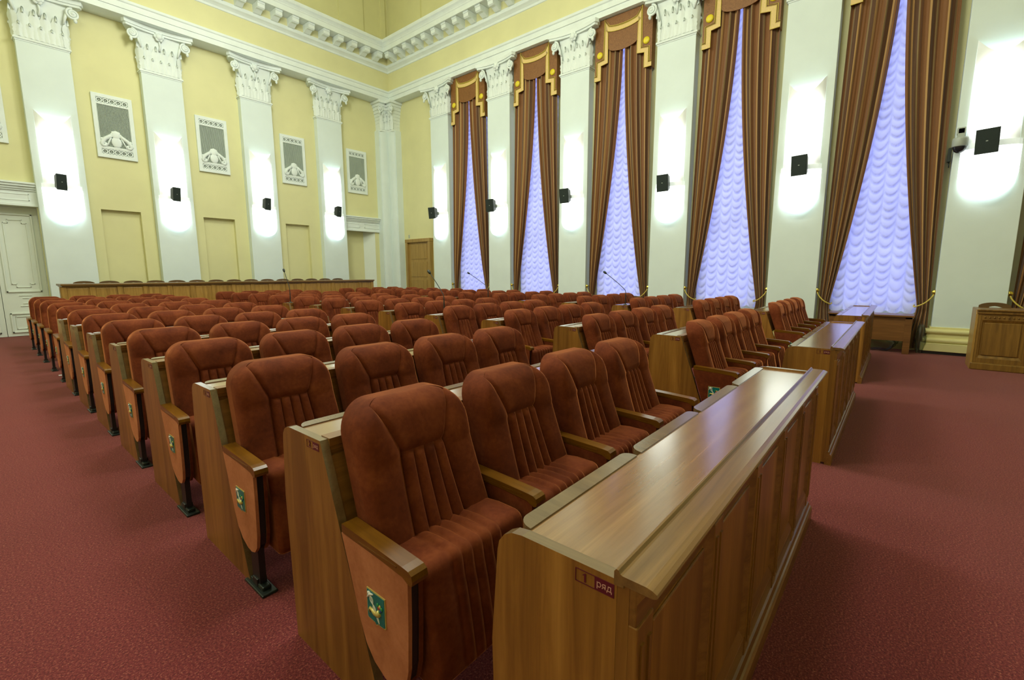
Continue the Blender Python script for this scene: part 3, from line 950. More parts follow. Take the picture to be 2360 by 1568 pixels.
def drape_mesh(s):
    P = []; UV = []
    NZ, NU = 70, 90
    zs = [7.38 - 7.33 * i / NZ for i in range(NZ + 1)]
    for z in zs:
        if z > .80:
            inner = .025 + .62 * max(0, (6.75 - z) / 5.95) ** 1.65; outer = .72 + .09 * (7 - z) / 6.2
            A = .068 - .033 * max(0, (1.6 - z) / .8)
        else:
            k = min(1, (.80 - z) / .6); k = k * k * (3 - 2 * k)
            inner = .645 - .09 * k; outer = .81 + .01 * k; A = .035 + .025 * k
        row = []
        for j in range(NU + 1):
            u = j / NU
            y = inner + (outer - inner) * u
            ph = 2 * pi * (4.3 * u + .25 * sin(5 * u)) + .5 * sin(z * .7 + s)
            off = A * (.5 + .5 * sin(ph)) + .010 * sin(2 * pi * 9.7 * u + z * .5 + 1)
            row.append((-off, s * y, z))
        P.append(row)
    mb = MB(); mb.grid(P, 0, True, s > 0)
    me = mb.mesh('fabric', 'curtain')
    uvl = me.uv_layers.new(name='UVMap')
    m = NU + 1
    for poly in me.polygons:
        for li in poly.loop_indices:
            vi = me.loops[li].vertex_index
            uvl.data[li].uv = ((vi % m) / NU, (vi // m) / NZ)
    return me
DR = {1: drape_mesh(1), -1: drape_mesh(-1)}
def tie_meshes(s):
    c = MB()
    pts = []
    for i in range(15):
        t = i / 14
        pts.append((-.085 - .03 * sin(pi * t), s * (.85 - .235 * t), 1.03 - .24 * t ** .65 - .02 * sin(pi * t)))
    pts += [(-.06, s * .60, .80), (.0, s * .61, .82)]
    c.tube(pts, .011, 6)
    k = MB(); k.lathe([(0, -.108), (.018, -.105), (.022, -.098), (.034, -.098), (.042, -.09), (.042, -.08), (.032, -.074), (.012, -.07), (.012, .10), (0, .10)], (0, s * .855, 1.05), 16, 0)
    return c.mesh('tieback_cord', 'gold_cord'), k.mesh('tieback_knob', 'brass')
TIE = {1: tie_meshes(1), -1: tie_meshes(-1)}

def sheer_mesh():
    NY, NZ = 84, 360
    P = []; G = []
    ncol = 6
    zt, zb = 7.36, .70
    for i in range(NZ + 1):
        z = zt + (zb - zt) * i / NZ
        row = []
        for j in range(NY + 1):
            y = -.66 + 1.32 * j / NY
            q = (y + .66) / 1.32 * ncol
            c = int(min(ncol - 1, q)); u = q - c
            sag = 4 * u * (1 - u)
            ph = (z + .125 * sag + .06 * sin(c * 2.4 + z * .9) + .03 * sin(5 * z + 3 * c)) / (.165 + .012 * sin(c * 1.7)) + (c * 2.39) % 1.0
            fr = ph - math.floor(ph)
            saw = (1 - fr) ** 1.5 * min(1, fr * 7)
            env = .25 + .75 * sag
            x = -.066 * env * saw - .018 * sag + .006 * sin(5 * z + c)
            zz = z
            if i == NZ: zz = zb - .05 * sag
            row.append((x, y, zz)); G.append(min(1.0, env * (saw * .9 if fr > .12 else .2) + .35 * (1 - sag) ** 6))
        P.append(row)
    mb = MB(); mb.grid(P, 0, True)
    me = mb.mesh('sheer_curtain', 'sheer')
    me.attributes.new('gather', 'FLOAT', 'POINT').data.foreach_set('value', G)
    return me
SHM = sheer_mesh()
WN = ['window nearest the brown door', 'second window from the brown door', 'third window from the brown door', 'fourth window from the brown door', 'window behind the small table', 'window past the clerk desk']
for i, c in enumerate(BAYS):
    t = thing('valance', 'brown brocade valance with gold stepped trim, ' + WN[i], 'valance', (10.80, c, 0))
    link('board', VAL[0], t); link('trim_band', VAL[1], t); link('gold_piping', VAL[2], t)
    for s in (-1, 1): link('button', VAL[3], t, (0, s * .60, 6.68))
    for s in (-1, 1):
        d = thing('drape', 'brown striped tied-back drape, %s side, %s' % ('brown door' if s > 0 else 'clerk desk', WN[i]), 'curtain', (10.875, c, 0))
        link('fabric', DR[s], d)
        link('tieback_cord', TIE[s][0], d); link('tieback_knob', TIE[s][1], d)
    o = link('sheer_curtain', SHM, None, (10.995, c, 0))
    tag(o, 'ruffled white sheer curtain glowing blue in ' + WN[i], 'curtain')

# ================================================================ CHAIRS
PITCHX = .5588
def rear(z): return 1.075 + .36 * z
def backrest_parts():
    z0, z1, Wd, R = .45, .973, .2545, .115
    rows = []
    nz_low, nz_hi = 22, 16
    zsplit = .795
    zl = [z0 + (zsplit - z0) * i / nz_low for i in range(nz_low + 1)]
    zh = [zsplit + (z1 - zsplit) * sin(pi / 2 * i / nz_hi) for i in range(1, nz_hi + 1)]
    zs = zl + zh
    NB, NC, CH = 11, 6, 4
    T = .115
    def halfw(z):
        w = Wd - .018 * (z - z0) / (z1 - z0)
        if z > z1 - R:
            q = (z - (z1 - R)) / R
            w = w - R + R * sqrt(max(0.0, 1 - q * q))
        return w
    def xs(z):
        if z >= zsplit: return .092 + (.168 - .092) * ((z - zsplit) / (z1 - zsplit)) ** 1.0
        return .092 + .024 * (zsplit - z) / (zsplit - z0)
    P = []; key = []
    for iz, z in enumerate(zs):
        w = halfw(z); x1 = min(xs(z), w - .012)
        row = []
        xsn = []
        for j in range(NB): xsn.append(-w + (w - x1) * (1 - cos(pi / 2 * j / NB)) if False else -w + (w - x1) * (j / NB) ** 1.5)
        for k in range(CH):
            for j in range(NC): xsn.append(-x1 + 2 * x1 * (k + j / NC) / CH)
        right = [-v for v in xsn[:NB]][::-1]
        xsn.append(x1); xsn += [v for v in right]
        for j, x in enumerate(xsn):
            # rounded edge thickness
            er = .035
            dx = min(1, max(0, (w - abs(x)) / er)); dz = min(1, max(0, (z1 - z) / .06))
            ed = sqrt(max(0, 1 - (1 - dx) ** 2)) * sqrt(max(0, 1 - (1 - dz) ** 2))
            d = T * (.50 + .50 * ed)
            if z >= zsplit:
                d += .010 * sin(pi * min(1, (z - zsplit) / (z1 - zsplit) * 1.0)) * ed
            else:
                d -= .010 * (1 - ((z - z0) / (zsplit - z0) - .5) ** 2 * 2) * ed
            inside = NB <= j <= NB + NC * CH
            jj = j - NB
            if j == NB or j == NB + NC * CH: d -= .014 * ed
            elif abs(j - NB) == 1 or abs(j - NB - NC * CH) == 1: d -= .002 * ed
            if inside and z < zsplit:
                d += (.015 * abs(sin(pi * jj / NC)) ** .6 - .007) * ed
                if jj % NC == 0 and 0 < jj < NC * CH: d -= .004 * ed
            if inside and abs(z - zsplit) < 1e-6: d -= .010
            # side bolsters stand a little proud
            if not inside:
                d += .010 * sin(pi * min(1, (w - abs(x)) / max(.02, (w - x1)))) * ed
            row.append((x, rear(z) - d, z))
        P.append(row)
    m = len(P[0])
    parts = {'body': [], 'head': [], 0: [], 1: [], 2: [], 3: []}
    for i in range(len(P) - 1):
        for j in range(m - 1):
            if NB <= j < NB + NC * CH:
                k = 'head' if i >= nz_low else (j - NB) // NC
            else: k = 'body'
            parts[k].append((i * m + j, i * m + j + 1, (i + 1) * m + j + 1, (i + 1) * m + j))
    V = [p for r in P for p in r]
    def sub(fs, extra=None):
        used = sorted({i for f in fs for i in f}); mp = {o: n for n, o in enumerate(used)}
        mb = MB(); mb.add([V[i] for i in used], [tuple(mp[i] for i in f) for f in fs], 0, True)
        return mb
    body = sub(parts['body'])
    # rear shell, closing the cushion
    B = [[(-halfw(z) + 2 * halfw(z) * j / 8, rear(z), z) for j in range(9)] for z in zs]
    body.grid(B, 0, True, True)
    body.grid([[P[i][0] for i in range(len(zs))], [B[i][0] for i in range(len(zs))]], 0, True, True)
    body.grid([[P[i][-1] for i in range(len(zs))], [B[i][-1] for i in range(len(zs))]], 0, True)
    body.grid([P[0], [(x, rear(z), z) for x, y, z in P[0]]], 0, False)
    body.grid([P[-1], [(x, rear(z), z) for x, y, z in P[-1]]], 0, True, True)
    return [('backrest', body.mesh('backrest', 'velvet')), ('headrest_panel', sub(parts['head']).mesh('headrest_panel', 'velvet'))] + \
           [('rib', sub(parts[k]).mesh('rib', 'velvet')) for k in range(4)]
BACK = backrest_parts()

def seat_mesh():
    prof = []
    def arc(cy, cz, r, a0, a1, n):
        for i in range(n + 1):
            a = radians(a0 + (a1 - a0) * i / n)
            prof.append((cy + r * cos(a), cz + r * sin(a)))
    # from bottom front, up the front face, over the top, down the rear
    arc(.965, .195, .03, 270, 180, 3)
    prof.append((.950, .30)); prof.append((.968, .40)); prof.append((.984, .47))
    arc(1.022, .503, .032, 172, 96, 5)
    prof.append((1.06, .536)); prof.append((1.10, .537)); prof.append((1.15, .532))
    arc(1.165, .50, .03, 80, 0, 3)
    prof.append((1.17, .35)); prof.append((1.10, .175))
    hw = .234
    seams = [-.115, -.069, -.023, .023, .069, .115]
    xsn = [-hw, -hw + .008, -hw + .02, -.17] + [a + (b - a) * q / 8 for a, b in zip(seams, seams[1:]) for q in range(8)] + [.115, .17, hw - .02, hw - .008, hw]
    xsn.insert(4, -.135); xsn.insert(len(xsn) - 4, .135)
    n = len(prof)
    nrm = []
    for i in range(n):
        a = Vector(prof[i - 1]); b = Vector(prof[(i + 1) % n]); t = (b - a).normalized(); nrm.append(Vector((-t.y, t.x)))
    P = []
    for i in range(n + 1):
        k = i % n
        row = []
        for j, x in enumerate(xsn):
            near = min(abs(x - q) for q in seams)
            bul = .010 - .010 * max(0, 1 - near / .020) ** 1.4 if 3 <= k <= n - 4 else .004
            ex = max(0, (abs(x) - (hw - .022)) / .022)
            bul -= .020 * ex ** 3
            q = Vector(prof[k]) + nrm[k] * bul
            row.append((x, q.x, q.y))
        P.append(row)
    mb = MB(); mb.grid(P, 0, True)
    c0 = [P[i][0] for i in range(n)]; c1 = [P[i][-1] for i in range(n)]
    mb.add(c0, [tuple(range(n))]); mb.add(c1, [tuple(range(n))[::-1]])
    return outward(mb).mesh('seat', 'velvet')
SEAT = seat_mesh()

def support_meshes():
    hw = .0275
    arm = MB()
    arm.prism([(1.295, .614), (1.10, .606), (.985, .600), (.957, .597), (.944, .588), (.940, .572), (.943, .559), (.955, .556), (.968, .562), (.985, .570), (1.10, .578), (1.295, .586)], 0, -hw, hw, bev=.004)
    arm.box((-hw - .0015, 1.01, .586), (hw + .0015, 1.20, .591))
    sh = [(1.300, .582), (1.262, .47), (1.214, .32), (1.185, .255), (1.145, .212), (1.09, .186), (1.05, .182), (1.015, .192), (.988, .222), (.974, .28), (.966, .42), (.962, .566), (1.10, .576)]
    pad = MB(); pad.prism(sh, 0, -.0265, -.0135, bev=.004)
    pad2 = MB(); pad2.prism(sh, 0, .0135, .0265, bev=.004)
    cy, cz = 1.1, .4
    fr = MB(); fr.prism([(cy + (y - cy) * .965, cz + (z - cz) * .965) for y, z in sh], 0, -.0134, .0134)
    fr.box((-.0134, 1.02, .02), (.0134, 1.10, .25)); fr.box((-.022, 1.035, .012), (.022, 1.085, .05), 0, .004)
    ft = MB(); ft.box((-.034, .955, 0), (.034, 1.15, .012), 0, .004); ft.box((-.02, .985, .01), (.02, 1.12, .03), 0, .006)
    return arm.mesh('armrest', 'arm_wood'), outward(pad).mesh('side_pad', 'velvet_pad'), outward(pad2).mesh('side_pad', 'velvet_pad'), outward(fr).mesh('leg', 'black_metal'), ft.mesh('foot_plate', 'foot_metal')
ARM, PADO, PADI, LEGM, FOOT = support_meshes()

def emblem_mesh():
    mb = MB()   # local (y,z) plane, facing -x; centre at origin; viewed so that -y is to the right
    def shield(h, w, t0, t1, mi):
        pts = [(-w, h), (w, h), (w, -h * .80), (w * .90, -h * .88), (w * .18, -h * .90), (0, -h * 1.02), (-w * .18, -h * .90), (-w * .90, -h * .88), (-w, -h * .80)]
        mb.prism(pts, 0, t0, t1, mi)
    shield(.053, .047, -.003, 0, 1); shield(.0495, .0435, -.0042, -.001, 0)
    X = -.0055
    def T(pts, r, mi): mb.tube([(X, -p[0], p[1]) for p in pts], r, 5, mi)
    # staff with two serpents, from upper left to lower right
    a, b = Vector((-.026, .036)), Vector((.018, -.038))
    d = (b - a); n = Vector((d.y, -d.x)).normalized()
    T([a, b], .0012, 2)
    for s in (-1, 1):
        T([a + d * (i / 24) + n * (s * .0085 * (1 - i / 30) * sin(pi * 3 * i / 24)) for i in range(25)], .0016, 2)
    T([a + n * .014 + Vector((-.004, -.006)), a + Vector((0, .004)), a - n * .012 + Vector((.006, .002))], [.002, .005, .002], 2)
    mb.ball((X, .030, .040), .008, 2, 8, (.4, 1.3, .9))
    # horn of plenty
    T([(-.030, -.024), (-.034, -.014), (-.028, -.006), (-.016, -.008), (-.004, -.012), (.010, -.010), (.022, .000)], [.0016, .003, .0045, .006, .0075, .009, .012], 1)
    for q, (yy, zz) in enumerate([(.018, .014), (.028, .010), (.024, .020), (.013, .022), (.032, .016), (.022, .004)]):
        mb.ball((X, -yy, zz), .006, (3, 5, 1, 4, 4, 4)[q], 7, (.5, 1, 1))
    return outward(mb).mesh('emblem', ['em_teal', 'em_gold', 'em_white', 'em_red', 'em_green', 'em_blue'])
EMB = emblem_mesh()

BLK = ['side-aisle block', 'middle block', 'window block']
NUMW = ['one', 'two', 'three', 'four', 'five', 'six', 'seven', 'eight', 'nine', 'ten', 'eleven', 'twelve']
BX = [.6985, 3.95, 7.20]
def row_y(k):            # k = 1..12
    return 1.05 * (k - 1) if k <= 10 else 9.45 + .99 * (k - 10)
def row_x(b, k):
    return BX[b] + (.0065 * row_y(k) if b == 0 else 0)
PADO_IN = PADO.copy(); PADO_IN.materials[0] = M['velvet']  # rust copy; on gangway end pads it puts their weaker light into colour
PADI.materials[0] = M['velvet']
def support(parent, x, end=False):
    link('armrest', ARM, parent, (x, 0, 0))
    p = link('side_pad', PADO if end == 'aisle' else PADO_IN, parent, (x, 0, 0)); link('side_pad', PADI, parent, (x, 0, 0))
    link('leg', LEGM, parent, (x, 0, 0)); link('foot_plate', FOOT, parent, (x, 0, 0))
    if end: link('emblem', EMB, p, (-.0265, 1.118, .405))
for b in range(3):
    for k in range(1, 13):
        for i in range(4):
            x = row_x(b, k) + .0275 + PITCHX * (i + .5)
            lb = 'rust velvet chair, row %s behind the front desk, %s, %s seat from the windows' % (NUMW[k - 1], BLK[b], ORD[3 - i])
            t = thing('theatre_chair', lb, 'chair', (x, row_y(k), 0), 0, 'rust velvet chairs in the ' + BLK[b])
            bk = link('backrest', BACK[0][1], t)
            for n, m in BACK[1:]: link(n, m, bk)
            s = link('seat', SEAT, t)
            support(t, -PITCHX / 2, ('aisle' if b == 0 else 'gangway') if i == 0 else False)
            if i == 3: support(t, PITCHX / 2)

# ================================================================ DESKS
def text_mesh(txt, size, fat=0.0):
    cu = bpy.data.curves.new('lettering', 'FONT'); cu.body = txt; cu.size = size; cu.align_x = 'CENTER'; cu.align_y = 'CENTER'
    cu.extrude = .0003; cu.offset = fat; cu.resolution_u = 3
    ob = bpy.data.objects.new('lettering', cu); COL.objects.link(ob)
    dg = bpy.context.evaluated_depsgraph_get()
    me = bpy.data.meshes.new_from_object(ob.evaluated_get(dg))
    vs = [v.co[:] for v in me.vertices]; fs = [tuple(p.vertices) for p in me.polygons]
    bpy.data.objects.remove(ob); bpy.data.curves.remove(cu); bpy.data.meshes.remove(me)
    return vs, fs
RYAD = text_mesh('ряд', .0185)
_plates = {}
def plate_mesh(n):
    if n in _plates: return _plates[n]
    mb = MB()
    # -y is to the right; plate 84 x 27 mm, number box left, maroon box right; centre at origin
    mb.box((-.0012, -.042, -.0135), (0, -.002, .0135), 0)
    for y0, y1, z0, z1 in ((.0385, .0398, -.0135, .0135), (-.002, .0398, -.0135, -.0122), (-.002, .0398, .0122, .0135)):
        mb.box((-.0012, y0, z0), (0, y1, z1), 0)
    vs, fs = RYAD
    mb.add([(-.0016 - z, -.022 - x, y + .001) for x, y, z in vs], fs, 1)
    vs, fs = text_mesh(str(n), .025, .0007)
    if n == 1:
        vs = [(x, y, z) for z in (-.0003, .0003) for x, y in ((-.0016, -.009), (.0022, -.009), (.0022, .009), (-.0004, .009), (-.0050, .0052), (-.0050, .0030), (-.0016, .0052))]
        fs = [(0, 1, 2, 3, 4, 5, 6), (13, 12, 11, 10, 9, 8, 7)] + [(i, (i + 1) % 7, 7 + (i + 1) % 7, 7 + i) for i in range(7)]
    mb.add([(-.0012 - z, .0185 - x, y) for x, y, z in vs], fs, 0)
    _plates[n] = mb.mesh('row_plate', ['maroon', 'plate_text'])
    return _plates[n]
def rounded_top(poly): return poly
ENDP = [(.065, 0), (.365, .857), (.585, .857), (.606, .853), (.624, .842), (.636, .824), (.640, .80), (.655, .58), (.640, 0)]
ENDP1 = [(.342, 0), (.342, .857), (.560, .857), (.588, .853), (.610, .841), (.624, .822), (.629, .80), (.648, .57), (.632, 0)]
LEN = .055 + 4 * PITCHX
def end_mesh(poly):
    mb = MB(); mb.prism(poly, 0, 0, .028, 0, False, 1)
    return outward_m(mb).mesh('end_panel', ['wood_v', 'edge_wood'])
def outward_m(mb):
    mi = list(mb.mi); r = outward(mb); return r
EP, EP1 = end_mesh(ENDP), end_mesh(ENDP1)
def tablet_mesh():
    mb = MB()
    L = PITCHX - .03; R = .035; d0, d1 = .570, .609
    pts = [(-L / 2, d0), (L / 2, d0), (L / 2, d1 - R)] + [(L / 2 - R + R * cos(a), d1 - R + R * sin(a)) for a in [pi / 2 * i / 5 for i in range(1, 5)]] + \
          [(L / 2 - R, d1), (-L / 2 + R, d1)] + [(-L / 2 + R - R * sin(a), d1 - R + R * cos(a)) for a in [pi / 2 * i / 5 for i in range(1, 5)]] + [(-L / 2, d1 - R)]
    mb.prism(pts, 2, 0, .018, bev=.003)
    mb.xf(lambda x, y, z: (x, y, z + .8325 + .10 * (y - .570)))
    return outward(mb).mesh('tablet', 'edge_wood')
TAB = tablet_mesh()
def top_mesh(y0, zf, zb):
    mb = MB(); mb.prism([(y0, zf), (.572, zb), (.572, zb - .02), (y0, zf - .02)], 0, .028, LEN - .028, 0)
    return outward(mb).mesh('desk_top', 'top_wood')
TOP2, TOP1 = top_mesh(.405, .8475, .8465), top_mesh(.343, .8475, .8465)
lip = MB(); lip.prism([(.354, .860), (.407, .860), (.407, .80), (.362, .80), (.362, .815), (.358, .817), (.358, .83), (.355, .832)], 0, .028, LEN - .028)
LIP = outward(lip).mesh('front_lip', 'wood_x')
fb = MB(); fb.prism([(.352, .801), (.372, .801), (.297, .585), (.276, .585)], 0, .028, LEN - .028)
FBD = outward(fb).mesh('front_board', 'wood_x')
sh = MB(); sh.box((.028, .36, .60), (LEN - .028, .56, .615)); SHELF = sh.mesh('book_shelf', 'wood_x')
mods = MB(); mods.box((.028, .50, .62), (LEN - .028, .515, .82)); APR = mods.mesh('apron', 'wood_x')
for b in range(3):
    for k in range(1, 9 if b == 0 else 10):
        y = row_y(k); x = row_x(b, k)
        if k == 1:
            t = thing('front_desk', 'long panelled wooden front desk of the %s, plate 1' % BLK[b], 'desk', (x, y, 0), 0, 'panelled front desks')
        else:
            t = thing('bench_desk', 'wooden bench desk with plate %d in row %s, %s' % (k, NUMW[k - 1], BLK[b]), 'desk', (x, y, 0), 0, 'bench desks between the chair rows')
        e = link('end_panel', EP1 if k == 1 else EP, t)
        pl = link('row_plate', plate_mesh(k), e, (0, .389 if k == 1 else .415, .831))
        link('end_panel', EP1 if k == 1 else EP, t, (LEN - .028, 0, 0))
        link('desk_top', TOP1 if k == 1 else TOP2, t)
        for i in range(4): link('tablet', TAB, t, (.0275 + PITCHX * (i + .5), 0, 0))
        link('apron', APR, t); link('book_shelf', SHELF, t)
        if k > 1: link('front_lip', LIP, t); link('front_board', FBD, t)
        else:
            FR_T = t
            if b == 0:
                mm = {}
                q = MB(); q.prism([(.347, .8475), (.347, .874), (.343, .879), (.339, .878), (.335, .872), (.329, .870), (.328, .8475)], 0, -.003, LEN + .003); mm['ridge_moulding'] = outward(q).mesh('ridge_moulding', 'nosing_wood')
                q = MB(); q.prism([(.331, .871), (.286, .8705), (.275, .868), (.267, .864), (.265, .860), (.268, .856), (.274, .8535), (.331, .8535)], 0, -.004, LEN + .004, 0, False); mm['nosing'] = outward(q).mesh('nosing', 'nosing_wood')
                q = MB(); q.box((0.0, .318, .015), (LEN, .3415, .853)); mm['carcass'] = q.mesh('carcass', 'wood_v')
                q = MB(); q.box((.001, .3035, .775), (LEN - .001, .321, .8525), 0, .003); q.prism([(.288, .850), (.312, .81), (.312, .8525), (.288, .8525)], 0, .002, LEN - .002); mm['top_rail'] = outward(q).mesh('top_rail', 'wood_x')
                q = MB(); q.box((.001, .3035, .098), (LEN - .001, .321, .17), 0, .003); mm['bottom_rail'] = q.mesh('bottom_rail', 'wood_x')
                q = MB(); q.prism([(.32, 0), (.277, 0), (.277, .068), (.284, .078), (.290, .082), (.296, .098), (.305, .102), (.32, .102)], 0, -.003, LEN + .003); mm['skirting'] = outward(q).mesh('skirting', 'wood_x')
                q = MB(); q.box((-.035, .300, .10), (.035, .32, .78), 0, .003); q.box((-.022, .296, .15), (-.010, .302, .74)); q.box((.010, .296, .15), (.022, .302, .74)); mm['stile'] = q.mesh('stile', 'wood_v')
                pw = (LEN - .07) / 5
                q = MB()
                hw2 = pw / 2 - .035
                q.box((-hw2 + .032, .3125, .218), (hw2 - .032, .3195, .728), 0, .003); mm['panel'] = q.mesh('panel', 'wood_v')
                q = MB()
                for z0, s in ((.17, 1), (.776, -1)):
                    q.prism([(.3045, z0), (.3185, z0 + s * .045), (.3185, z0)], 0, -hw2, hw2)
                for s in (-1, 1):
                    q.prism([(s * hw2, .302), (s * (hw2 - .03), .3183), (s * hw2, .3183)], 2, .171, .775)
                mm['panel_moulding'] = outward(q).mesh('panel_moulding', 'wood_x')
                FRM = mm
            for n in ('ridge_moulding', 'nosing', 'carcass', 'top_rail', 'bottom_rail', 'skirting'): link(n, FRM[n], t)
            for i in range(6): link('stile', FRM['stile'], t, (.035 + pw * i, 0, 0))
            for i in range(5):
                link('panel', FRM['panel'], t, (.035 + pw * (i + .5), 0, 0)); link('panel_moulding', FRM['panel_moulding'], t, (.035 + pw * (i + .5), 0, 0))

# gooseneck microphones on four of the desks
def microphone(base, tip, label):
    bx, by, bz = base
    t = thing('desk_microphone', label, 'microphone', base)
    m = MB(); m.lathe([(0, 0), (.035, 0), (.035, .008), (.012, .02), (0, .02)], (0, 0, 0), 12); m.build('mic_base', 'black_plastic', t)
    T = Vector(tip) - Vector(base)
    pts = []
    for i in range(17):
        s = i / 16
        # straight up, then bending over towards the tip
        if s < .35: pts.append(Vector((0, 0, T.z * .45 * s / .35)))
        else:
            k = (s - .35) / .65
            pts.append(Vector((T.x * k ** 1.15, T.y * k ** 1.15, T.z * (.45 + .55 * k))))
    m = MB(); m.tube(pts, [.008 if i < 5 else .0055 for i in range(17)], 7); m.build('gooseneck', 'black_plastic', t)
    d = (pts[-1] - pts[-2]).normalized()
    m = MB(); p = pts[-1]; m.tube([p - d * .01, p + d * .01, p + d * .04, p + d * .06, p + d * .066], [.008, .018, .021, .015, .004], 10); m.build('capsule', 'black_plastic', t)
microphone((4.06, 8.93, .853), (4.05, 9.08, 1.44), 'thin black gooseneck microphone on ninth row desk, middle block')
microphone((4.13, 4.64, .853), (4.15, 4.93, 1.40), 'thin black gooseneck microphone on fifth row desk, middle block')
microphone((7.30, 3.59, .853), (7.28, 3.96, 1.39), 'thin black gooseneck microphone on fourth row desk, window block')
microphone((7.27, 6.76, .853), (7.22, 7.26, 1.39), 'thin black gooseneck microphone on seventh row desk, window block')
# ================================================================ PODIUM
PX0, PX1, PYF = 1.40, 8.76, 13.33
DZ = .40
mb = MB(); mb.box((PX0 - .1, PYF - .12, 0), (PX1 + .1, 14.72, DZ), 0, .01)
tag(mb.build('dais', 'carpet'), 'low carpeted dais under the long podium desk', 'platform')
t = thing('podium_desk', 'long wooden podium desk along the back wall', 'desk', (0, 0, 0))
mb = MB(); mb.box((PX0 - .035, PYF - .05, 1.165), (PX1 + .06, PYF + .62, 1.205), 0, .006); mb.box((PX0 - .015, PYF - .03, 1.145), (PX1 + .04, PYF + .6, 1.167)); mb.build('desk_top', 'podium_top', t)
mb = MB(); mb.box((PX0, PYF + .01, DZ), (PX1, PYF + .04, 1.146)); mb.build('front_board', 'podium_wood', t)
NP = 16
for i in range(NP + 1):
    x = PX0 + (PX1 - PX0) * i / NP
    mb = MB(); mb.box((x - .045, PYF - .008, DZ), (x + .045, PYF + .012, 1.146), 0, .004); mb.build('stile', 'podium_wood', t)
for i in range(NP):
    x = PX0 + (PX1 - PX0) * (i + .5) / NP
    mb = MB(); mb.box((x - .165, PYF - .001, DZ + .10), (x + .165, PYF + .012, 1.11), 0, .005); mb.build('panel', 'podium_wood', t)
for x in (PX0, PX1 - .03):
    mb = MB(); mb.box((x, PYF + .04, DZ), (x + .03, PYF + .58, 1.146)); mb.build('end_panel', 'podium_wood', t)

def arch_chair_meshes():
    bk = MB()
    n = 12; hw = .21
    out = [(hw * (-1 + 2 * i / n), .80 + .055 * sqrt(max(0, 1 - (-1 + 2 * i / n) ** 2 * .92))) for i in range(n + 1)]
    hole = [(.065 * (-1 + 2 * i / 8), .79 + .024 * sqrt(max(0, 1 - (-1 + 2 * i / 8) ** 2))) for i in range(9)]
    # top rail with an arched hand hole: strip between the outer arch and the hole
    P = []
    for i in range(n + 1):
        x, zt = out[i]
        zb = .745
        P.append((x, zt, zb))
    for i in range(n):
        (x0, t0, b0), (x1, t1, b1) = P[i], P[i + 1]
        for lo0, lo1, hi0, hi1 in (((b0, b1, t0, t1),) if min(abs(x0), abs(x1)) >= .07 else ((b0, b1, .772, .772), (.795 + .012 * cos(x0 / .07 * pi / 2), .795 + .012 * cos(x1 / .07 * pi / 2), t0, t1))):
            bk.add([(x0, 0, lo0), (x1, 0, lo1), (x1, 0, hi1), (x0, 0, hi0), (x0, .022, lo0), (x1, .022, lo1), (x1, .022, hi1), (x0, .022, hi0)],
                   [(0, 1, 2, 3), (5, 4, 7, 6), (0, 4, 5, 1), (3, 2, 6, 7), (0, 3, 7, 4), (1, 5, 6, 2)])
    a = outward(bk).mesh('top_rail', 'dark_chair_wood')
    sp = MB(); sp.box((-.20, .0, .44), (-.165, .022, .75)); sp.box((.165, .0, .44), (.20, .022, .75)); sp.box((-.1, .004, .46), (.1, .018, .75))
    st = MB(); st.box((-.21, -.40, .42), (.21, .02, .455), 0, .01)
    lg = MB(); lg.box((-.018, -.018, 0), (.018, .018, .42), 0, .003)
    return a, sp.mesh('back_posts', 'dark_chair_wood'), st.mesh('seat', 'dark_chair_wood'), lg.mesh('leg', 'dark_chair_wood')
ACM = arch_chair_meshes()
def arch_chair(loc, rz, label, group=None, sc=1.0):
    t = thing('wooden_chair', label, 'chair', loc, rz, group)
    link('top_rail', ACM[0], t); link('back_posts', ACM[1], t); link('seat', ACM[2], t)
    for x in (-.185, .185):
        for y in (-.37, 0): link('leg', ACM[3], t, (x, y, 0))
    t.scale = sc if isinstance(sc, tuple) else (sc, sc, sc)
    return t
for i in range(15):
    x = 1.84 + (8.0 - 1.84) * i / 14
    arch_chair((x, 14.12, DZ), 0, '%s dark arched wooden chair behind the podium, counted from the white door' % ORD[i], 'arched chairs behind the podium', (.86, 1, 1))
arch_chair((10.35, 5.97, 0), -pi / 2, 'arched wooden chair by third window from the brown door, door side', 'wooden chairs along the windows')
arch_chair((10.35, 4.89, 0), -pi / 2, 'arched wooden chair by third window from the brown door, desk side', 'wooden chairs along the windows')

# ================================================================ TABLE AND BAGS UNDER THE FIFTH WINDOW
t = thing('side_table', 'small brown wooden table standing under the curtained window', 'table', (0, 0, 0))
tx0, tx1, ty0, ty1, tz = 10.31, 10.78, -.20, .98, .665
mb = MB(); mb.box((tx0 - .03, ty0 - .02, tz - .03), (tx1, ty1 + .02, tz), 0, .005); mb.build('table_top', 'table_wood', t)
mb = MB(); mb.box((tx0 + .02, ty0 + .03, .22), (tx0 + .045, ty1 - .03, tz - .06)); mb.build('apron', 'table_wood', t)
mb = MB(); mb.box((tx0 + .01, ty0, tz - .06), (tx1 - .02, ty1, tz - .03)); mb.build('top_frame', 'table_wood', t)
for x in (tx0 + .01, tx1 - .1):
    for y in (ty0, ty1 - .10):
        mb = MB(); mb.box((x, y, 0), (x + .075, y + .095, tz - .03), 0, .004); mb.build('leg', 'table_wood', t)
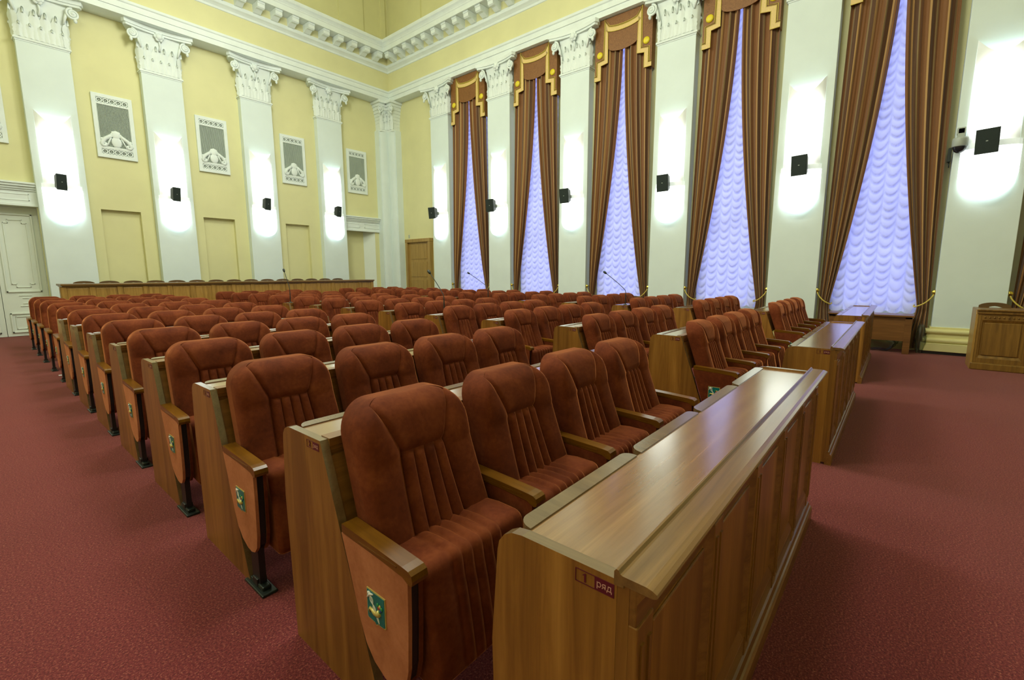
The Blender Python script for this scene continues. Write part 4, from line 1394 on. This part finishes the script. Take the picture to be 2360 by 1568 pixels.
def bag(loc, sx, sy, sz, seed, label):
    rnd = random.Random(seed)
    ph = [rnd.uniform(0, 6.28) for _ in range(12)]
    P = []
    n, m = 24, 30
    for i in range(n + 1):
        v = i / n
        row = []
        for j in range(m):
            w = 2 * pi * j / m
            r = sin(pi * min(.999, .06 + v * .9)) ** .6
            k = 1 + .12 * sin(3 * w + ph[0] + 4 * v) + .08 * sin(7 * w + ph[1] - 9 * v) + .06 * sin(13 * w + ph[2] + 15 * v)
            row.append((sx * r * k * cos(w), sy * r * k * sin(w), sz * v + .02 * sin(5 * w + ph[3])))
        row.append(row[0])
        P.append(row)
    mb = MB(); mb.grid(P, 0, True)
    for q in range(len(mb.v)):
        x, y, z = mb.v[q]; mb.v[q] = (x, y, max(0.004, z))
    o = mb.build('plastic_bag', 'film', None, loc)
    tag(o, label, 'bag')
bag((10.60, .25, 0), .14, .30, .34, 3, 'crumpled clear plastic bag on the floor under the small table')
bag((10.62, -.33, 0), .05, .07, .50, 5, 'crumpled clear plastic bag standing between table and striped drape')

# ================================================================ CLERK DESK AT THE RIGHT
CX, CY0, CY1 = 9.35, -.885, -2.95
t = thing('clerk_desk', 'carved dark wooden clerk desk with panelled front by the window pilaster', 'desk', (0, 0, 0))
def clerk_box(n, a, b, bev=.004, mat='lectern_wood'):
    m = MB(); m.box(a, b, 0, bev); return m.build(n, mat, t)
clerk_box('carcass', (CX + .02, CY1, .06), (CX + .06, CY0, .84))
clerk_box('desk_top', (CX - .03, CY1 - .03, .845), (CX + .55, CY0 + .02, .872), .008)
clerk_box('top_moulding', (CX - .015, CY1 - .02, .80), (CX + .06, CY0 + .015, .846), .012)
clerk_box('skirting', (CX - .03, CY1 - .03, 0), (CX + .06, CY0 + .02, .10), .012)
clerk_box('corner_post', (CX + .004, CY0 - .05, .02), (CX + .10, CY0 - .004, .84))
m = MB(); m.prism([(CX - .002, 0), (CX - .002, .80), (CX + .03, .84), (CX + .08, .862), (CX + .52, .862), (CX + .52, 0)], 1, CY0 - .002, CY0 + .024); outward(m).build('end_panel', 'podium_wood', t)  # lighter wood on this end: the stronger light there is put into colour
NPAN = 4
pw2 = (CY0 - CY1) / NPAN
for i in range(NPAN + 1):
    y = CY0 - pw2 * i
    clerk_box('stile', (CX, y - .035, .098), (CX + .027, y + (.035 if i else -.004), .801))
clerk_box('top_rail', (CX + .003, CY1, .715), (CX + .026, CY0 - .004, .798)); clerk_box('bottom_rail', (CX + .003, CY1, .095), (CX + .026, CY0 - .004, .17))
for i in range(NPAN):
    y = CY0 - pw2 * (i + .5)
    clerk_box('panel', (CX + .006, y - pw2 / 2 + .075, .21), (CX + .03, y + pw2 / 2 - .075, .68), .010)
    m = MB()
    for s in (-1, 1):
        m.prism([(CX + .002, y + s * (pw2 / 2 - .036)), (CX + .02, y + s * (pw2 / 2 - .06)), (CX + .02, y + s * (pw2 / 2 - .035))], 2, .17, .715)
    for z0, s in ((.17, 1), (.715, -1)):
        m.prism([(CX + .004, z0), (CX + .02, z0 + s * .035), (CX + .02, z0)], 1, y - pw2 / 2 + .035, y + pw2 / 2 - .035)
    outward(m).build('panel_moulding', 'lectern_wood', t)
    m = MB()
    for q in range(9): m.ball((CX - .002, y - pw2 / 2 + .07 + (pw2 - .14) * q / 8, .757), .011, 0, 6)
    m.build('bead_row', 'lectern_wood', t)
def big_arch_chair():
    o = arch_chair((9.80, -1.085, 0), -pi / 2, 'dark arched wooden chair behind the carved clerk desk', None, (.80, 1, 1.11))
    o.rotation_euler = (0, 0, -pi / 2)
big_arch_chair()

# a scrap of paper by the chair feet in the side aisle
mb = MB(); mb.add([(-.03, -.035, .004), (.03, -.03, .008), (.034, .03, .003), (-.028, .034, .012)], [(0, 1, 2, 3), (3, 2, 1, 0)])
mb = MB(); mb.prism([(-.03, -.035), (.03, -.03), (.034, .03), (-.028, .034)], 2, .001, .003)
o = mb.build('paper_scrap', 'paper', None, (.80, 8.93, 0)); tag(o, 'scrap of white paper on the carpet by the chair feet', 'paper')
